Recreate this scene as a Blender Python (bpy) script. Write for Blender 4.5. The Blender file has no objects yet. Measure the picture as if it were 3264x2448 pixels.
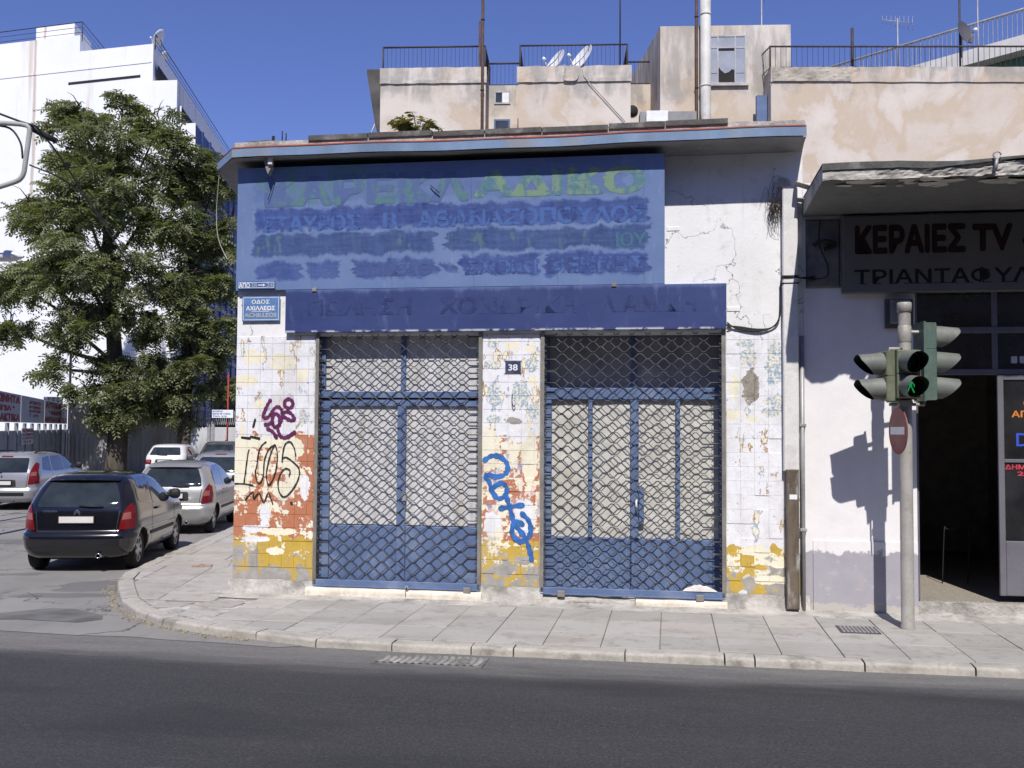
import bpy, bmesh, math, random
from mathutils import Vector, Matrix, noise as mnoise
random.seed(7)
R = math.radians
SC = bpy.context.scene
COL = SC.collection

# ------------------------------------------------------------ camera, sky, sun, exposure
EYE = 2.2
PITCH, ROLL = R(2.6), R(0.37)
fw = Vector((0, math.cos(PITCH), math.sin(PITCH)))
up0 = Vector((0, -math.sin(PITCH), math.cos(PITCH)))
rt0 = Vector((1, 0, 0))
rt = rt0 * math.cos(ROLL) + up0 * math.sin(ROLL)
up = -rt0 * math.sin(ROLL) + up0 * math.cos(ROLL)
cam_d = bpy.data.cameras.new('camera')
cam_d.sensor_width = 36.0
cam_d.lens = 36.0 * 3173 / 3264
cam_d.clip_start = 0.1
cam_d.clip_end = 2000
cam = bpy.data.objects.new('camera', cam_d)
COL.objects.link(cam)
cam.matrix_world = Matrix(((rt.x, up.x, -fw.x, 0), (rt.y, up.y, -fw.y, 0), (rt.z, up.z, -fw.z, EYE), (0, 0, 0, 1)))
SC.camera = cam

SUN_EL, SUN_AZ = R(50), R(1.0)          # light travels +Y (away from the camera), sun high behind it
light_dir = Vector((math.sin(SUN_AZ) * math.cos(SUN_EL), math.cos(SUN_AZ) * math.cos(SUN_EL), -math.sin(SUN_EL)))
world = bpy.data.worlds.new('World')
SC.world = world
world.use_nodes = True
wn = world.node_tree
sky = wn.nodes.new('ShaderNodeTexSky')
sky.sky_type = 'NISHITA'
sky.sun_disc = False
sky.sun_elevation = SUN_EL
sky.sun_rotation = math.pi + SUN_AZ
sky.altitude = 100
sky.air_density = 1.0
sky.dust_density = 0.0
sky.ozone_density = 10.0
tint = wn.nodes.new('ShaderNodeMix'); tint.data_type = 'RGBA'; tint.blend_type = 'MULTIPLY'
tint.inputs[0].default_value = 1.0; tint.inputs[7].default_value = (1.2, 0.92, 1.14, 1)     # the camera's white balance
wn.links.new(sky.outputs[0], tint.inputs[6])
wn.links.new(tint.outputs[2], wn.nodes['Background'].inputs[0])
wn.nodes['Background'].inputs[1].default_value = 0.098
sd = bpy.data.lights.new('sun', 'SUN')
sd.energy = 4.6
sd.angle = R(0.5)
sd.color = (1.0, 0.955, 0.89)
sun = bpy.data.objects.new('sun', sd)
COL.objects.link(sun)
sun.location = (0, -20, 30)
sun.rotation_euler = light_dir.to_track_quat('-Z', 'Y').to_euler()
SC.view_settings.view_transform = 'Standard'
SC.view_settings.look = 'None'
SC.view_settings.exposure = 0.16
SC.view_settings.gamma = 1.0
SC.view_settings.use_curve_mapping = False
SC.cycles.max_bounces = 6
SC.cycles.diffuse_bounces = 2
SC.cycles.use_adaptive_sampling = True
SC.cycles.adaptive_threshold = 0.02
SC.cycles.transparent_max_bounces = 8
SC.cycles.use_denoising = True

# ------------------------------------------------------------ frames
YAW = -9.0                                # front facade frame: x along the facade, y into the building
FO = Vector((-3.5, 12.62, 0))
PAV, ROAD = 0.13, 0.05

class Frame:
    def __init__(s, o, deg):
        s.o = Vector(o); s.deg = deg
        s.m = Matrix.Translation(s.o) @ Matrix.Rotation(R(deg), 4, 'Z')
    def w(s, x, y, z):
        return s.m @ Vector((x, y, z))
FAC = Frame(FO, YAW)
WORLD = Frame((0, 0, 0), 0)

OFF = {}

def put(o, label=None, cat=None, group=None, kind=None):
    if label: o['label'] = label
    if cat: o['category'] = cat
    if group: o['group'] = group
    if kind: o['kind'] = kind
    return o

def thing(name, label, cat, base, fr=FAC, group=None):
    """Empty at the thing's base; parts are modelled in the frame's coordinates"""
    o = bpy.data.objects.new(name, None)
    o.empty_display_size = 0.2
    COL.objects.link(o)
    o.location = fr.w(*base)
    o.rotation_euler = (0, 0, R(fr.deg))
    OFF[o.name] = Vector(base)
    return put(o, label, cat, group)

# ------------------------------------------------------------ mesh builder
class MB:
    def __init__(s):
        s.v = []; s.f = []; s.sm = []; s.mi = []
    def add(s, vs, fs, smooth=False, mi=0):
        k = len(s.v)
        s.v += [tuple(p) for p in vs]
        for f in fs:
            s.f.append(tuple(i + k for i in f)); s.sm.append(smooth); s.mi.append(mi)
        return s
    def box(s, x0, x1, y0, y1, z0, z1, m=None, mi=0):
        vs = [(x0, y0, z0), (x1, y0, z0), (x1, y1, z0), (x0, y1, z0), (x0, y0, z1), (x1, y0, z1), (x1, y1, z1), (x0, y1, z1)]
        if m is not None: vs = [m @ Vector(p) for p in vs]
        return s.add(vs, [(0, 3, 2, 1), (4, 5, 6, 7), (0, 1, 5, 4), (1, 2, 6, 5), (2, 3, 7, 6), (3, 0, 4, 7)], mi=mi)
    def cbox(s, x0, x1, y0, y1, z0, z1, c=0.005, m=None, mi=0):
        """box with chamfered vertical and front edges (front = -y)"""
        c = min(c, (x1 - x0) / 3, (z1 - z0) / 3, (y1 - y0) / 1.5)
        vs = [(x0 + c, y0, z0 + c), (x1 - c, y0, z0 + c), (x1 - c, y0, z1 - c), (x0 + c, y0, z1 - c),
              (x0, y0 + c, z0), (x1, y0 + c, z0), (x1, y0 + c, z1), (x0, y0 + c, z1),
              (x0, y1, z0), (x1, y1, z0), (x1, y1, z1), (x0, y1, z1)]
        if m is not None: vs = [m @ Vector(p) for p in vs]
        return s.add(vs, [(0, 1, 2, 3), (4, 5, 1, 0), (5, 6, 2, 1), (6, 7, 3, 2), (7, 4, 0, 3),
                          (8, 9, 5, 4), (9, 10, 6, 5), (10, 11, 7, 6), (11, 8, 4, 7), (11, 10, 9, 8)], mi=mi)
    def prism(s, poly, z0, z1, axis='z', m=None, mi=0):
        """extrude polygon; axis z: (x,y); axis y: (x,z) extruded y0..y1; axis x: (y,z)"""
        def P(a, b, c):
            p = (a, b, c) if axis == 'z' else (a, c, b) if axis == 'y' else (c, a, b)
            return m @ Vector(p) if m is not None else p
        n = len(poly)
        vs = [P(a, b, z0) for a, b in poly] + [P(a, b, z1) for a, b in poly]
        fs = [tuple(range(n - 1, -1, -1)), tuple(range(n, 2 * n))] + [(i, (i + 1) % n, n + (i + 1) % n, n + i) for i in range(n)]
        if axis == 'y': fs = [tuple(reversed(f)) for f in fs]
        return s.add(vs, fs, mi=mi)
    def tube(s, pts, r, n=8, caps=True, mi=0, smooth=True):
        pts = [Vector(p) for p in pts]
        rs = r if isinstance(r, (list, tuple)) else [r] * len(pts)
        vs = []; nrm = None
        for i, p in enumerate(pts):
            a = pts[max(i - 1, 0)]; b = pts[min(i + 1, len(pts) - 1)]
            t = (b - a).normalized() if (b - a).length > 1e-9 else Vector((0, 0, 1))
            if nrm is None:
                nrm = t.orthogonal().normalized()
            else:
                nrm = (nrm - t * nrm.dot(t))
                nrm = nrm.normalized() if nrm.length > 1e-6 else t.orthogonal().normalized()
            bt = t.cross(nrm)
            for k in range(n):
                a_ = 2 * math.pi * k / n
                vs.append(p + (nrm * math.cos(a_) + bt * math.sin(a_)) * rs[i])
        fs = []
        for i in range(len(pts) - 1):
            for k in range(n):
                fs.append((i * n + k, i * n + (k + 1) % n, (i + 1) * n + (k + 1) % n, (i + 1) * n + k))
        s.add(vs, fs, smooth, mi)
        if caps:
            k0 = len(s.v) - len(vs)
            s.f.append(tuple(k0 + i for i in range(n - 1, -1, -1))); s.sm.append(False); s.mi.append(mi)
            s.f.append(tuple(k0 + (len(pts) - 1) * n + i for i in range(n))); s.sm.append(False); s.mi.append(mi)
        return s
    def lathe(s, prof, n=24, m=None, smooth=True, mi=0):
        vs = []
        for r, z in prof:
            for k in range(n):
                a = 2 * math.pi * k / n
                p = Vector((r * math.cos(a), r * math.sin(a), z))
                vs.append(m @ p if m is not None else p)
        fs = [(i * n + k, i * n + (k + 1) % n, (i + 1) * n + (k + 1) % n, (i + 1) * n + k) for i in range(len(prof) - 1) for k in range(n)]
        return s.add(vs, fs, smooth, mi)
    def grid(s, f, nu, nv, smooth=True, mi=0):
        vs = [f(i / nu, j / nv) for j in range(nv + 1) for i in range(nu + 1)]
        fs = [(j * (nu + 1) + i, j * (nu + 1) + i + 1, (j + 1) * (nu + 1) + i + 1, (j + 1) * (nu + 1) + i) for j in range(nv) for i in range(nu)]
        return s.add(vs, fs, smooth, mi)
    def mesh(s, name, mats, off=None):
        me = bpy.data.meshes.new(name)
        vs = s.v if off is None else [(p[0] - off.x, p[1] - off.y, p[2] - off.z) for p in s.v]
        me.from_pydata(vs, [], s.f)
        for m in (mats if isinstance(mats, (list, tuple)) else [mats]): me.materials.append(m)
        me.polygons.foreach_set('use_smooth', s.sm)
        if any(s.mi): me.polygons.foreach_set('material_index', s.mi)
        me.update()
        return me
    def part(s, name, mat, parent, label=None, kind=None, up=None):
        """link as a part of parent (parent = thing empty or another part)"""
        off = OFF[parent.name]
        o = bpy.data.objects.new(name, s.mesh(name, mat, off))
        COL.objects.link(o)
        o.parent = parent
        OFF[o.name] = off
        return put(o, label, None, None, kind)
    def top(s, name, mat, label, cat, base, fr=FAC, group=None, kind=None):
        o = bpy.data.objects.new(name, s.mesh(name, mat, Vector(base)))
        COL.objects.link(o)
        o.location = fr.w(*base)
        o.rotation_euler = (0, 0, R(fr.deg))
        OFF[o.name] = Vector(base)
        return put(o, label, cat, group, kind)

def bev(o, w=0.01, seg=2, ang=35):
    b = o.modifiers.new('bevel', 'BEVEL'); b.width = w; b.segments = seg; b.limit_method = 'ANGLE'; b.angle_limit = R(ang)
    return o

def copy_tree(o, parent=None):
    c = o.copy(); COL.objects.link(c)
    if parent is not None:
        c.parent = parent
    for ch in o.children: copy_tree(ch, c)
    return c

def text_mb(body, width, height, bold=0.0, depth=0.004, mb=None, place=None, fit=True):
    """lettering mesh; place(x, z, y) -> coordinates, glyph box scaled to width x height"""
    c = bpy.data.curves.new('lettering', 'FONT')
    c.body = body; c.offset = 0.0; c.resolution_u = 4; c.fill_mode = 'FRONT'
    o = bpy.data.objects.new('lettering', c)
    COL.objects.link(o)
    bpy.context.view_layer.update()
    me = bpy.data.meshes.new_from_object(o.evaluated_get(bpy.context.evaluated_depsgraph_get()))
    bpy.data.objects.remove(o); bpy.data.curves.remove(c)
    vs = [Vector(v.co) for v in me.vertices]
    fs = [tuple(p.vertices) for p in me.polygons]
    bpy.data.meshes.remove(me)
    x0 = min(v.x for v in vs); x1 = max(v.x for v in vs)
    z1 = 0.72 + bold; z0 = -bold
    if not fit: width = (x1 - x0) * height / (z1 - z0)
    mb = mb or MB()
    # heavier strokes: the outline laid down several times, each a hair in front of the last
    dirs = [(0, 0)] if bold < .004 else [(0, 0)] + [(bold * math.cos(k * math.pi / 4), bold * math.sin(k * math.pi / 4)) for k in range(8)] + ([(bold * .5, 0), (-bold * .5, 0), (0, bold * .5), (0, -bold * .5)] if bold > .03 else [])
    x0 -= bold; x1 += bold
    for k, (dx, dz) in enumerate(dirs):
        pts = [place((v.x + dx - x0) / (x1 - x0) * width, (v.y + dz - z0) / (z1 - z0) * height) for v in vs]
        mb.add([(p[0], p[1] - k * 9e-5, p[2]) for p in pts], fs)
    return mb

def ftext(body, s0, s1, z0, z1, y, bold=0.03, mb=None):
    return text_mb(body, s1 - s0, z1 - z0, bold, mb=mb, place=lambda a, b: (s0 + a, y, z0 + b))

def smooth_line(pts, sub=4):
    if len(pts) < 3: return pts
    P = [Vector(p) for p in pts]; out = []
    for i in range(len(P) - 1):
        a = P[max(i - 1, 0)]; b = P[i]; c = P[i + 1]; d = P[min(i + 2, len(P) - 1)]
        for k in range(sub):
            t = k / sub
            out.append(0.5 * ((2 * b) + (c - a) * t + (2 * a - 5 * b + 4 * c - d) * t * t + (-a + 3 * b - 3 * c + d) * t ** 3))
    out.append(P[-1])
    return out

def ribbon(mb, pts, w, y):
    """flat painted stroke in the facade plane: pts (s,z)"""
    P = [Vector((a, b)) for a, b in pts]
    P = smooth_line(P, 5) if len(P) > 2 else P
    n = len(P); L = []
    for i in range(n):
        t = (P[min(i + 1, n - 1)] - P[max(i - 1, 0)])
        t = t.normalized() if t.length > 1e-9 else Vector((1, 0))
        nn = Vector((-t.y, t.x)); ww = w * (0.5 + 0.09 * math.sin(i * 1.7) + 0.06 * math.sin(i * .61 + 2))
        L.append((P[i] + nn * ww, P[i] - nn * ww))
    vs = []
    for k, (a, b) in enumerate(L):
        vs += [(a.x, y, a.y), (b.x, y, b.y)]
    mb.add(vs, [(2 * i, 2 * i + 1, 2 * i + 3, 2 * i + 2) for i in range(n - 1)])
    for e, q in ((P[0], y - .0006), (P[-1], y - .0012)):
        vs = [(e.x + w * .55 * math.cos(k * math.pi / 6), q, e.y + w * .55 * math.sin(k * math.pi / 6)) for k in range(12)]
        mb.add(vs, [tuple(range(11, -1, -1))])
# ------------------------------------------------------------ procedural materials
class NT:
    def __init__(s, name):
        s.m = bpy.data.materials.new(name); s.m.use_nodes = True
        s.t = s.m.node_tree; s.b = s.t.nodes['Principled BSDF']
        s.geo = None
    def n(s, typ, ins=None, out=0, **props):
        nd = s.t.nodes.new('ShaderNode' + typ)
        for k, v in props.items(): setattr(nd, k, v)
        for k, v in (ins or {}).items():
            s.set(nd.inputs[k], v)
        return nd.outputs[out]
    def set(s, sock, v):
        if hasattr(v, 'is_output'): s.t.links.new(v, sock)
        elif isinstance(v, (tuple, list)) and len(v) == 3 and sock.type == 'RGBA': sock.default_value = (*v, 1)
        else: sock.default_value = v
    def pos(s): return s.n('NewGeometry', out=0)
    def fpos(s, seed=0):
        """position in the facade frame"""
        a = R(-YAW); l = -(Matrix.Rotation(a, 3, 'Z') @ FO)
        return s.n('Mapping', {'Vector': s.pos(), 'Location': (l.x + seed, l.y, l.z), 'Rotation': (0, 0, a)})
    def obj(s): return s.n('TexCoord', out=3)
    def scale(s, v, sc, loc=(0, 0, 0)): return s.n('Mapping', {'Vector': v, 'Scale': sc, 'Location': loc})
    def noise(s, v, sc, det=4, rough=.55, dist=0): return s.n('TexNoise', {'Vector': v, 'Scale': sc, 'Detail': det, 'Roughness': rough, 'Distortion': dist})
    def vor(s, v, sc, feat='F1', out=0): return s.n('TexVoronoi', {'Vector': v, 'Scale': sc}, out, feature=feat)
    def sep(s, v):
        nd = s.t.nodes.new('ShaderNodeSeparateXYZ'); s.t.links.new(v, nd.inputs[0]); return nd.outputs
    def comb(s, x, y, z): return s.n('CombineXYZ', {0: x, 1: y, 2: z})
    def math(s, op, a, b=0, c=0, clamp=False):
        return s.n('Math', {0: a, 1: b, 2: c}, operation=op, use_clamp=clamp)
    def add(s, a, b): return s.math('ADD', a, b)
    def mul(s, a, b): return s.math('MULTIPLY', a, b)
    def sm(s, v, a, b):
        """smooth step from a to b (clamped)"""
        return s.n('MapRange', {'Value': v, 'From Min': a, 'From Max': b}, interpolation_type='SMOOTHSTEP')
    def lin(s, v, a, b, c=0., d=1.): return s.n('MapRange', {'Value': v, 'From Min': a, 'From Max': b, 'To Min': c, 'To Max': d})
    def mix(s, f, a, b, mode='MIX'):
        nd = s.t.nodes.new('ShaderNodeMix'); nd.data_type = 'RGBA'; nd.blend_type = mode; nd.clamp_factor = True
        s.set(nd.inputs[0], f); s.set(nd.inputs[6], a); s.set(nd.inputs[7], b)
        return nd.outputs[2]
    def bump(s, h, strength=.3, dist=.01):
        s.set(s.b.inputs['Normal'], s.n('Bump', {'Height': h, 'Strength': strength, 'Distance': dist}))
    def done(s, col, rough=.8, metal=0., spec=.4):
        s.set(s.b.inputs['Base Color'], col); s.set(s.b.inputs['Roughness'], rough); s.set(s.b.inputs['Metallic'], metal)
        s.set(s.b.inputs['Specular IOR Level'], spec)
        return s.m

def pm(name, col, rough=.75, metal=0., var=.18, sc=6., bump=.15, bsc=70., spec=.35, fine=.10, dirt=None, dirt_amt=.5, dirt_sc=3., stretch=(1, 1, 1), bdist=.004):
    """plain surface with colour drift, fine grain, optional dirt and relief"""
    t = NT(name); p = t.scale(t.pos(), stretch)
    n1 = t.noise(p, sc, 5); n2 = t.noise(t.pos(), bsc, 3)
    f = t.add(t.mul(t.lin(n1, .3, .7, -1, 1), var), t.mul(t.lin(n2, .3, .7, -1, 1), fine))
    c = t.mix(1, col, t.n('CombineColor', {0: t.add(1, f), 1: t.add(1, f), 2: t.add(1, f)}), 'MULTIPLY')
    if dirt is not None:
        c = t.mix(t.mul(t.sm(t.noise(p, dirt_sc, 7, .62), .5, .68), dirt_amt), c, dirt)
    t.bump(t.add(n2, t.mul(n1, .6)), bump, bdist)
    return t.done(c, rough, metal, spec)

def paintwork(name, col, metal=0., rough=.28, dust=(.35, .33, .29), amt=.25):
    t = NT(name); p = t.pos()
    up = t.sep(t.n('NewGeometry', out=1))[2]
    n = t.noise(p, 2.5, 6, .6)
    d = t.mul(t.add(.35, t.mul(t.sm(up, .2, .95), 1.6)), t.mul(t.lin(n, .25, .75), amt))
    c = t.mix(d, col, dust)
    t.set(t.b.inputs['Coat Weight'], .8); t.set(t.b.inputs['Coat Roughness'], .06)
    return t.done(c, t.add(rough, t.mul(d, .5)), metal, .5)

# --- asphalt, dark and relaid on the main road, dusty towards the gutter
def asphalt_main():
    t = NT('asphalt_main'); p = t.fpos(); x, y, z = t.sep(p)
    big = t.noise(t.scale(p, (.12, .9, 1)), 1.3, 6, .6); mid = t.noise(t.scale(p, (.35, 2.5, 1)), 2.2, 7, .65)
    fine = t.noise(p, 160, 3, .7); speck = t.vor(p, 240)
    c = t.mix(t.lin(big, .3, .7), (.031, .032, .037), (.047, .047, .050))
    c = t.mix(t.mul(t.sm(mid, .55, .75), .35), c, (.075, .073, .072))
    g2_ = t.noise(p, 42, 5, .75)
    g3_ = t.noise(t.scale(p, (.7, 1, 1)), 17, 5, .8)
    c = t.mix(t.mul(t.sm(g3_, .50, .68), .5), c, (.078, .077, .077))
    c = t.mix(t.mul(t.sm(g2_, .50, .66), .8), c, (.085, .084, .083))
    c = t.mix(t.mul(t.sm(g2_, .48, .33), .8), c, (.018, .018, .021))
    c = t.mix(t.sm(fine, .56, .80), c, (.13, .128, .125))
    c = t.mix(t.mul(t.sm(speck, .09, .02), .5), c, (.2, .2, .2))
    c = t.mix(t.mul(t.sm(t.vor(p, 34), .10, .05), t.sm(t.noise(p, 5, 3), .52, .6)), c, (.24, .235, .225))
    c = t.mix(t.mul(t.sm(t.noise(t.scale(p, (.4, 1.4, 1)), .55, 5, .6), .52, .66), .45), c, (.024, .024, .028))
    # dust swept to the gutter (facade distance 2.5 .. 3.5 m)
    e = t.add(y, t.mul(t.add(big, t.mul(mid, .6)), .75))
    g = t.sm(e, -2.85, -2.1)
    dust = t.mix(t.lin(mid, .3, .7), (.165, .16, .155), (.225, .217, .207))
    c = t.mix(t.mul(g, t.lin(t.noise(p, 30, 5, .75), .2, .7, .45, 1)), c, dust)
    scr = t.mul(t.sm(t.noise(t.scale(p, (.5, 9, 1)), 1.6, 4), .64, .72), t.sm(t.noise(p, .9, 2), .5, .62))
    c = t.mix(t.mul(scr, .3), c, (.16, .16, .16))
    t.bump(t.add(fine, t.mul(speck, .7)), .55, .006)
    return t.done(c, .86, 0, .3)

def asphalt_old():
    t = NT('asphalt_old'); p = t.pos()
    big = t.noise(p, .7, 6, .6); mid = t.noise(t.scale(p, (2, .5, 1)), 1.5, 7, .65); fine = t.noise(p, 120, 3, .7)
    c = t.mix(t.lin(big, .3, .7), (.20, .192, .184), (.265, .255, .243))
    c = t.mix(t.mul(t.sm(mid, .52, .7), .45), c, (.12, .117, .113))
    c = t.mix(t.mul(t.sm(fine, .5, .8), .5), c, (.32, .31, .29))
    cr = t.vor(t.n('VectorMath', {0: p, 1: t.mul(t.noise(p, 2.2, 5), 1.6)}, operation='ADD'), .38, 'DISTANCE_TO_EDGE')
    c = t.mix(t.mul(t.sm(cr, .012, .004), t.sm(big, .42, .56)), c, (.04, .038, .036))
    pt = t.sm(t.noise(t.scale(p, (.5, 1.1, 1)), .55, 3), .56, .575)
    c = t.mix(t.mul(pt, .55), c, (.10, .10, .10))
    t.bump(t.add(fine, t.mul(cr, .3)), .5, .006)
    return t.done(c, .88, 0, .25)

def slab_mat(name, a, b):
    t = NT(name); p = t.fpos(); r = t.n('ObjectInfo', out=5)
    big = t.noise(p, 1.6, 6, .62); fine = t.noise(p, 55, 4, .65); pores = t.vor(t.scale(p, (.7, 1.6, 1)), 13)
    c = t.mix(t.lin(t.add(t.mul(r, .55), t.mul(big, .6)), .3, .85), a, b)
    c = t.mix(t.mul(t.sm(fine, .5, .8), .35), c, (.22, .205, .185))
    c = t.mix(t.mul(t.sm(t.noise(p, 5, 7, .7), .50, .68), .55), c, (.21, .195, .175))
    c = t.mix(t.mul(t.sm(t.noise(t.scale(p, (.8, 1.6, 1)), 1.1, 5), .5, .66), .35), c, (.24, .22, .195))
    c = t.mix(t.mul(t.sm(pores, .15, .08), t.sm(t.noise(p, 3.1, 2), .46, .58)), c, (.10, .09, .085))
    t.bump(t.add(fine, t.mul(big, 1.5)), .35, .005)
    return t.done(c, .8, 0, .3)

def plaster_white(name='plaster_white', base=(.80, .80, .80)):
    """old lime plaster with hair cracks, pits and dirt"""
    t = NT(name); p = t.fpos(); x, y, z = t.sep(p)
    big = t.noise(p, 1.3, 7, .6); mid = t.noise(p, 6, 7, .65); fine = t.noise(p, 60, 4, .6)
    c = t.mix(t.lin(big, .3, .7), base, tuple(b * .9 for b in base))
    c = t.mix(t.mul(t.sm(mid, .54, .70), .45), c, (.47, .455, .44))
    gr_ = t.noise(t.scale(p, (1, 1, .45)), 2.3, 8, .66)
    c = t.mix(t.mul(t.sm(gr_, .54, .72), .35), c, (.50, .47, .43))
    wob = t.n('VectorMath', {0: p, 1: t.n('VectorMath', {0: t.n('TexNoise', {'Vector': p, 'Scale': 3.2, 'Detail': 5}, 1), 1: (.55, .55, .55)}, operation='MULTIPLY')}, operation='ADD')
    cr = t.vor(wob, .75, 'DISTANCE_TO_EDGE')
    c = t.mix(t.mul(t.sm(cr, .0045, .0008), t.mul(t.sm(big, .44, .52), .8)), c, (.12, .115, .11))
    streak = t.noise(t.scale(p, (6, 6, .5)), 1.6, 5)
    c = t.mix(t.mul(t.sm(streak, .56, .75), t.mul(t.sm(z, 3.6, 5.6), .4)), c, (.34, .33, .33))
    pits = t.vor(p, 9)
    c = t.mix(t.mul(t.sm(pits, .07, .03), t.sm(mid, .5, .56)), c, (.16, .15, .15))
    t.bump(t.add(t.mul(big, 2), t.add(t.mul(mid, .8), t.mul(fine, .35))), .55, .012)
    return t.done(c, .88, 0, .25)

def tile_paint(name, seed, orange, heavy, worn=0., blobs=()):
    """ceramic tiles under flaking layers of paint: white above, orange, ochre, bare cement at the foot"""
    t = NT(name); p = t.fpos(); x, y, z = t.sep(p); q = t.scale(p, (1, 1, 1), (seed, seed * .37, 0))
    tid = t.comb(t.math('FLOOR', t.math("DIVIDE", x, .16)), t.math('FLOOR', t.math("DIVIDE", t.add(z, .03), .165)), seed)
    rt_ = t.n('TexWhiteNoise', {'Vector': tid}, 0, noise_dimensions='3D')
    n1 = t.noise(q, 3.3, 8, .62); n2 = t.noise(q, 11, 7, .6); n3 = t.noise(q, 38, 5, .6); n4 = t.noise(t.scale(q, (1.4, 1, .5)), 5.5, 7, .6, .3)
    cream = t.mix(t.lin(n2, .3, .7), (.80, .75, .56), (.80, .76, .64))
    white = t.mix(t.lin(n2, .35, .7), (.80, .80, .83), (.70, .70, .74))
    cem = t.mix(t.lin(n2, .3, .7), (.40, .385, .36), (.27, .255, .24))
    org = t.mix(t.lin(n2, .3, .7), (.49, .195, .105), (.41, .145, .075))
    yel = t.mix(t.lin(n2, .3, .7), (.56, .39, .07), (.46, .30, .05))
    blu = t.mix(n2, (.20, .29, .48), (.38, .50, .58))
    brn = (.36, .22, .10)
    # what the paint lies on: tile, or cement low down and in broken places
    under = t.mix(t.sm(t.add(t.mul(n1, .9), t.mul(z, -.45)), .16, .24), cream, cem)
    # upper white coat with patches where older paint and tile show through
    a = t.add(t.add(t.mul(n4, .75), t.mul(n2, .25)), t.mul(rt_, .05))
    up_ = white
    t0 = .590 - .02 * heavy
    up_ = t.mix(t.sm(a, t0, t0 + .012), up_, t.mix(t.sm(n1, .47, .56), brn, blu))
    up_ = t.mix(t.sm(a, t0 + .025, t0 + .04), up_, cream)
    # coloured bands
    zz = t.add(z, t.mul(t.lin(n2, .3, .7, -1, 1), .035))
    band = t.mix(t.sm(zz, .84, .855), yel, org if orange else white)
    chip = t.add(t.add(t.mul(n1, .5), t.mul(n2, .38)), t.add(t.mul(n3, .12), t.mul(rt_, .07)))
    th = t.lin(z, .1, 2.2, .605 - .05 * heavy - worn, .525 - .02 * heavy)
    ch = t.sm(t.math('SUBTRACT', chip, th), 0, .012)
    low = t.mix(ch, band, under)
    if heavy:
        pk = t.mix(t.sm(t.noise(q, 1.9, 2), .48, .56), (.62, .34, .40), (.26, .30, .55))
        low = t.mix(t.mul(t.sm(t.noise(t.scale(q, (1, 1, .6)), 9, 8, .7), .53, .60), t.mul(t.sm(z, .9, 1.3), .8)), low, pk)
    edge = 2.12 if orange else .88
    top = t.sm(t.add(zz, t.mul(t.lin(n1, .3, .7, -1, 1), .13)), edge - .01, edge + .01)
    c = t.mix(top, low, up_)
    # patches seen on this pillar
    K = dict(cream=cream, cem=cem, blue=t.mix(t.sm(n3, .42, .6), blu, cream), white=white, org=org, yel=yel, bare=t.mix(t.lin(n3, .35, .65), (.16, .15, .12), (.34, .30, .25)))
    for bs, bz, brs, brz, kind in blobs:
        dx = t.math('DIVIDE', t.math('SUBTRACT', x, bs), brs); dz = t.math('DIVIDE', t.math('SUBTRACT', z, bz), brz)
        d = t.add(t.math('SQRT', t.add(t.mul(dx, dx), t.mul(dz, dz))), t.mul(t.lin(t.add(t.mul(n2, .7), t.mul(n1, .3)), .3, .7, -1, 1), .55))
        c = t.mix(t.sm(d, 1.03, .97), c, K[kind])
    # bare foot and general grime
    foot = t.sm(t.add(z, t.mul(t.lin(n1, .3, .7, -1, 1), .20)), .29, .25)
    c = t.mix(foot, c, cem)
    c = t.mix(t.mul(t.sm(n3, .60, .72), .45), c, (.45, .33, .22))
    c = t.mix(t.mul(t.sm(t.noise(q, 19, 3), .70, .74), .8), c, (.10, .09, .08))
    gb_ = t.noise(t.scale(q, (1, 1, .6)), 2.2, 8, .68)
    c = t.mix(t.mul(t.sm(gb_, .48, .68), .38), c, (.42, .39, .35))
    t.bump(t.add(t.mul(ch, -.6), t.add(t.mul(n2, .8), t.mul(n3, .25))), .45, .006)
    return t.done(c, t.lin(n2, .3, .7, .45, .8), 0, .4)

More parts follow.
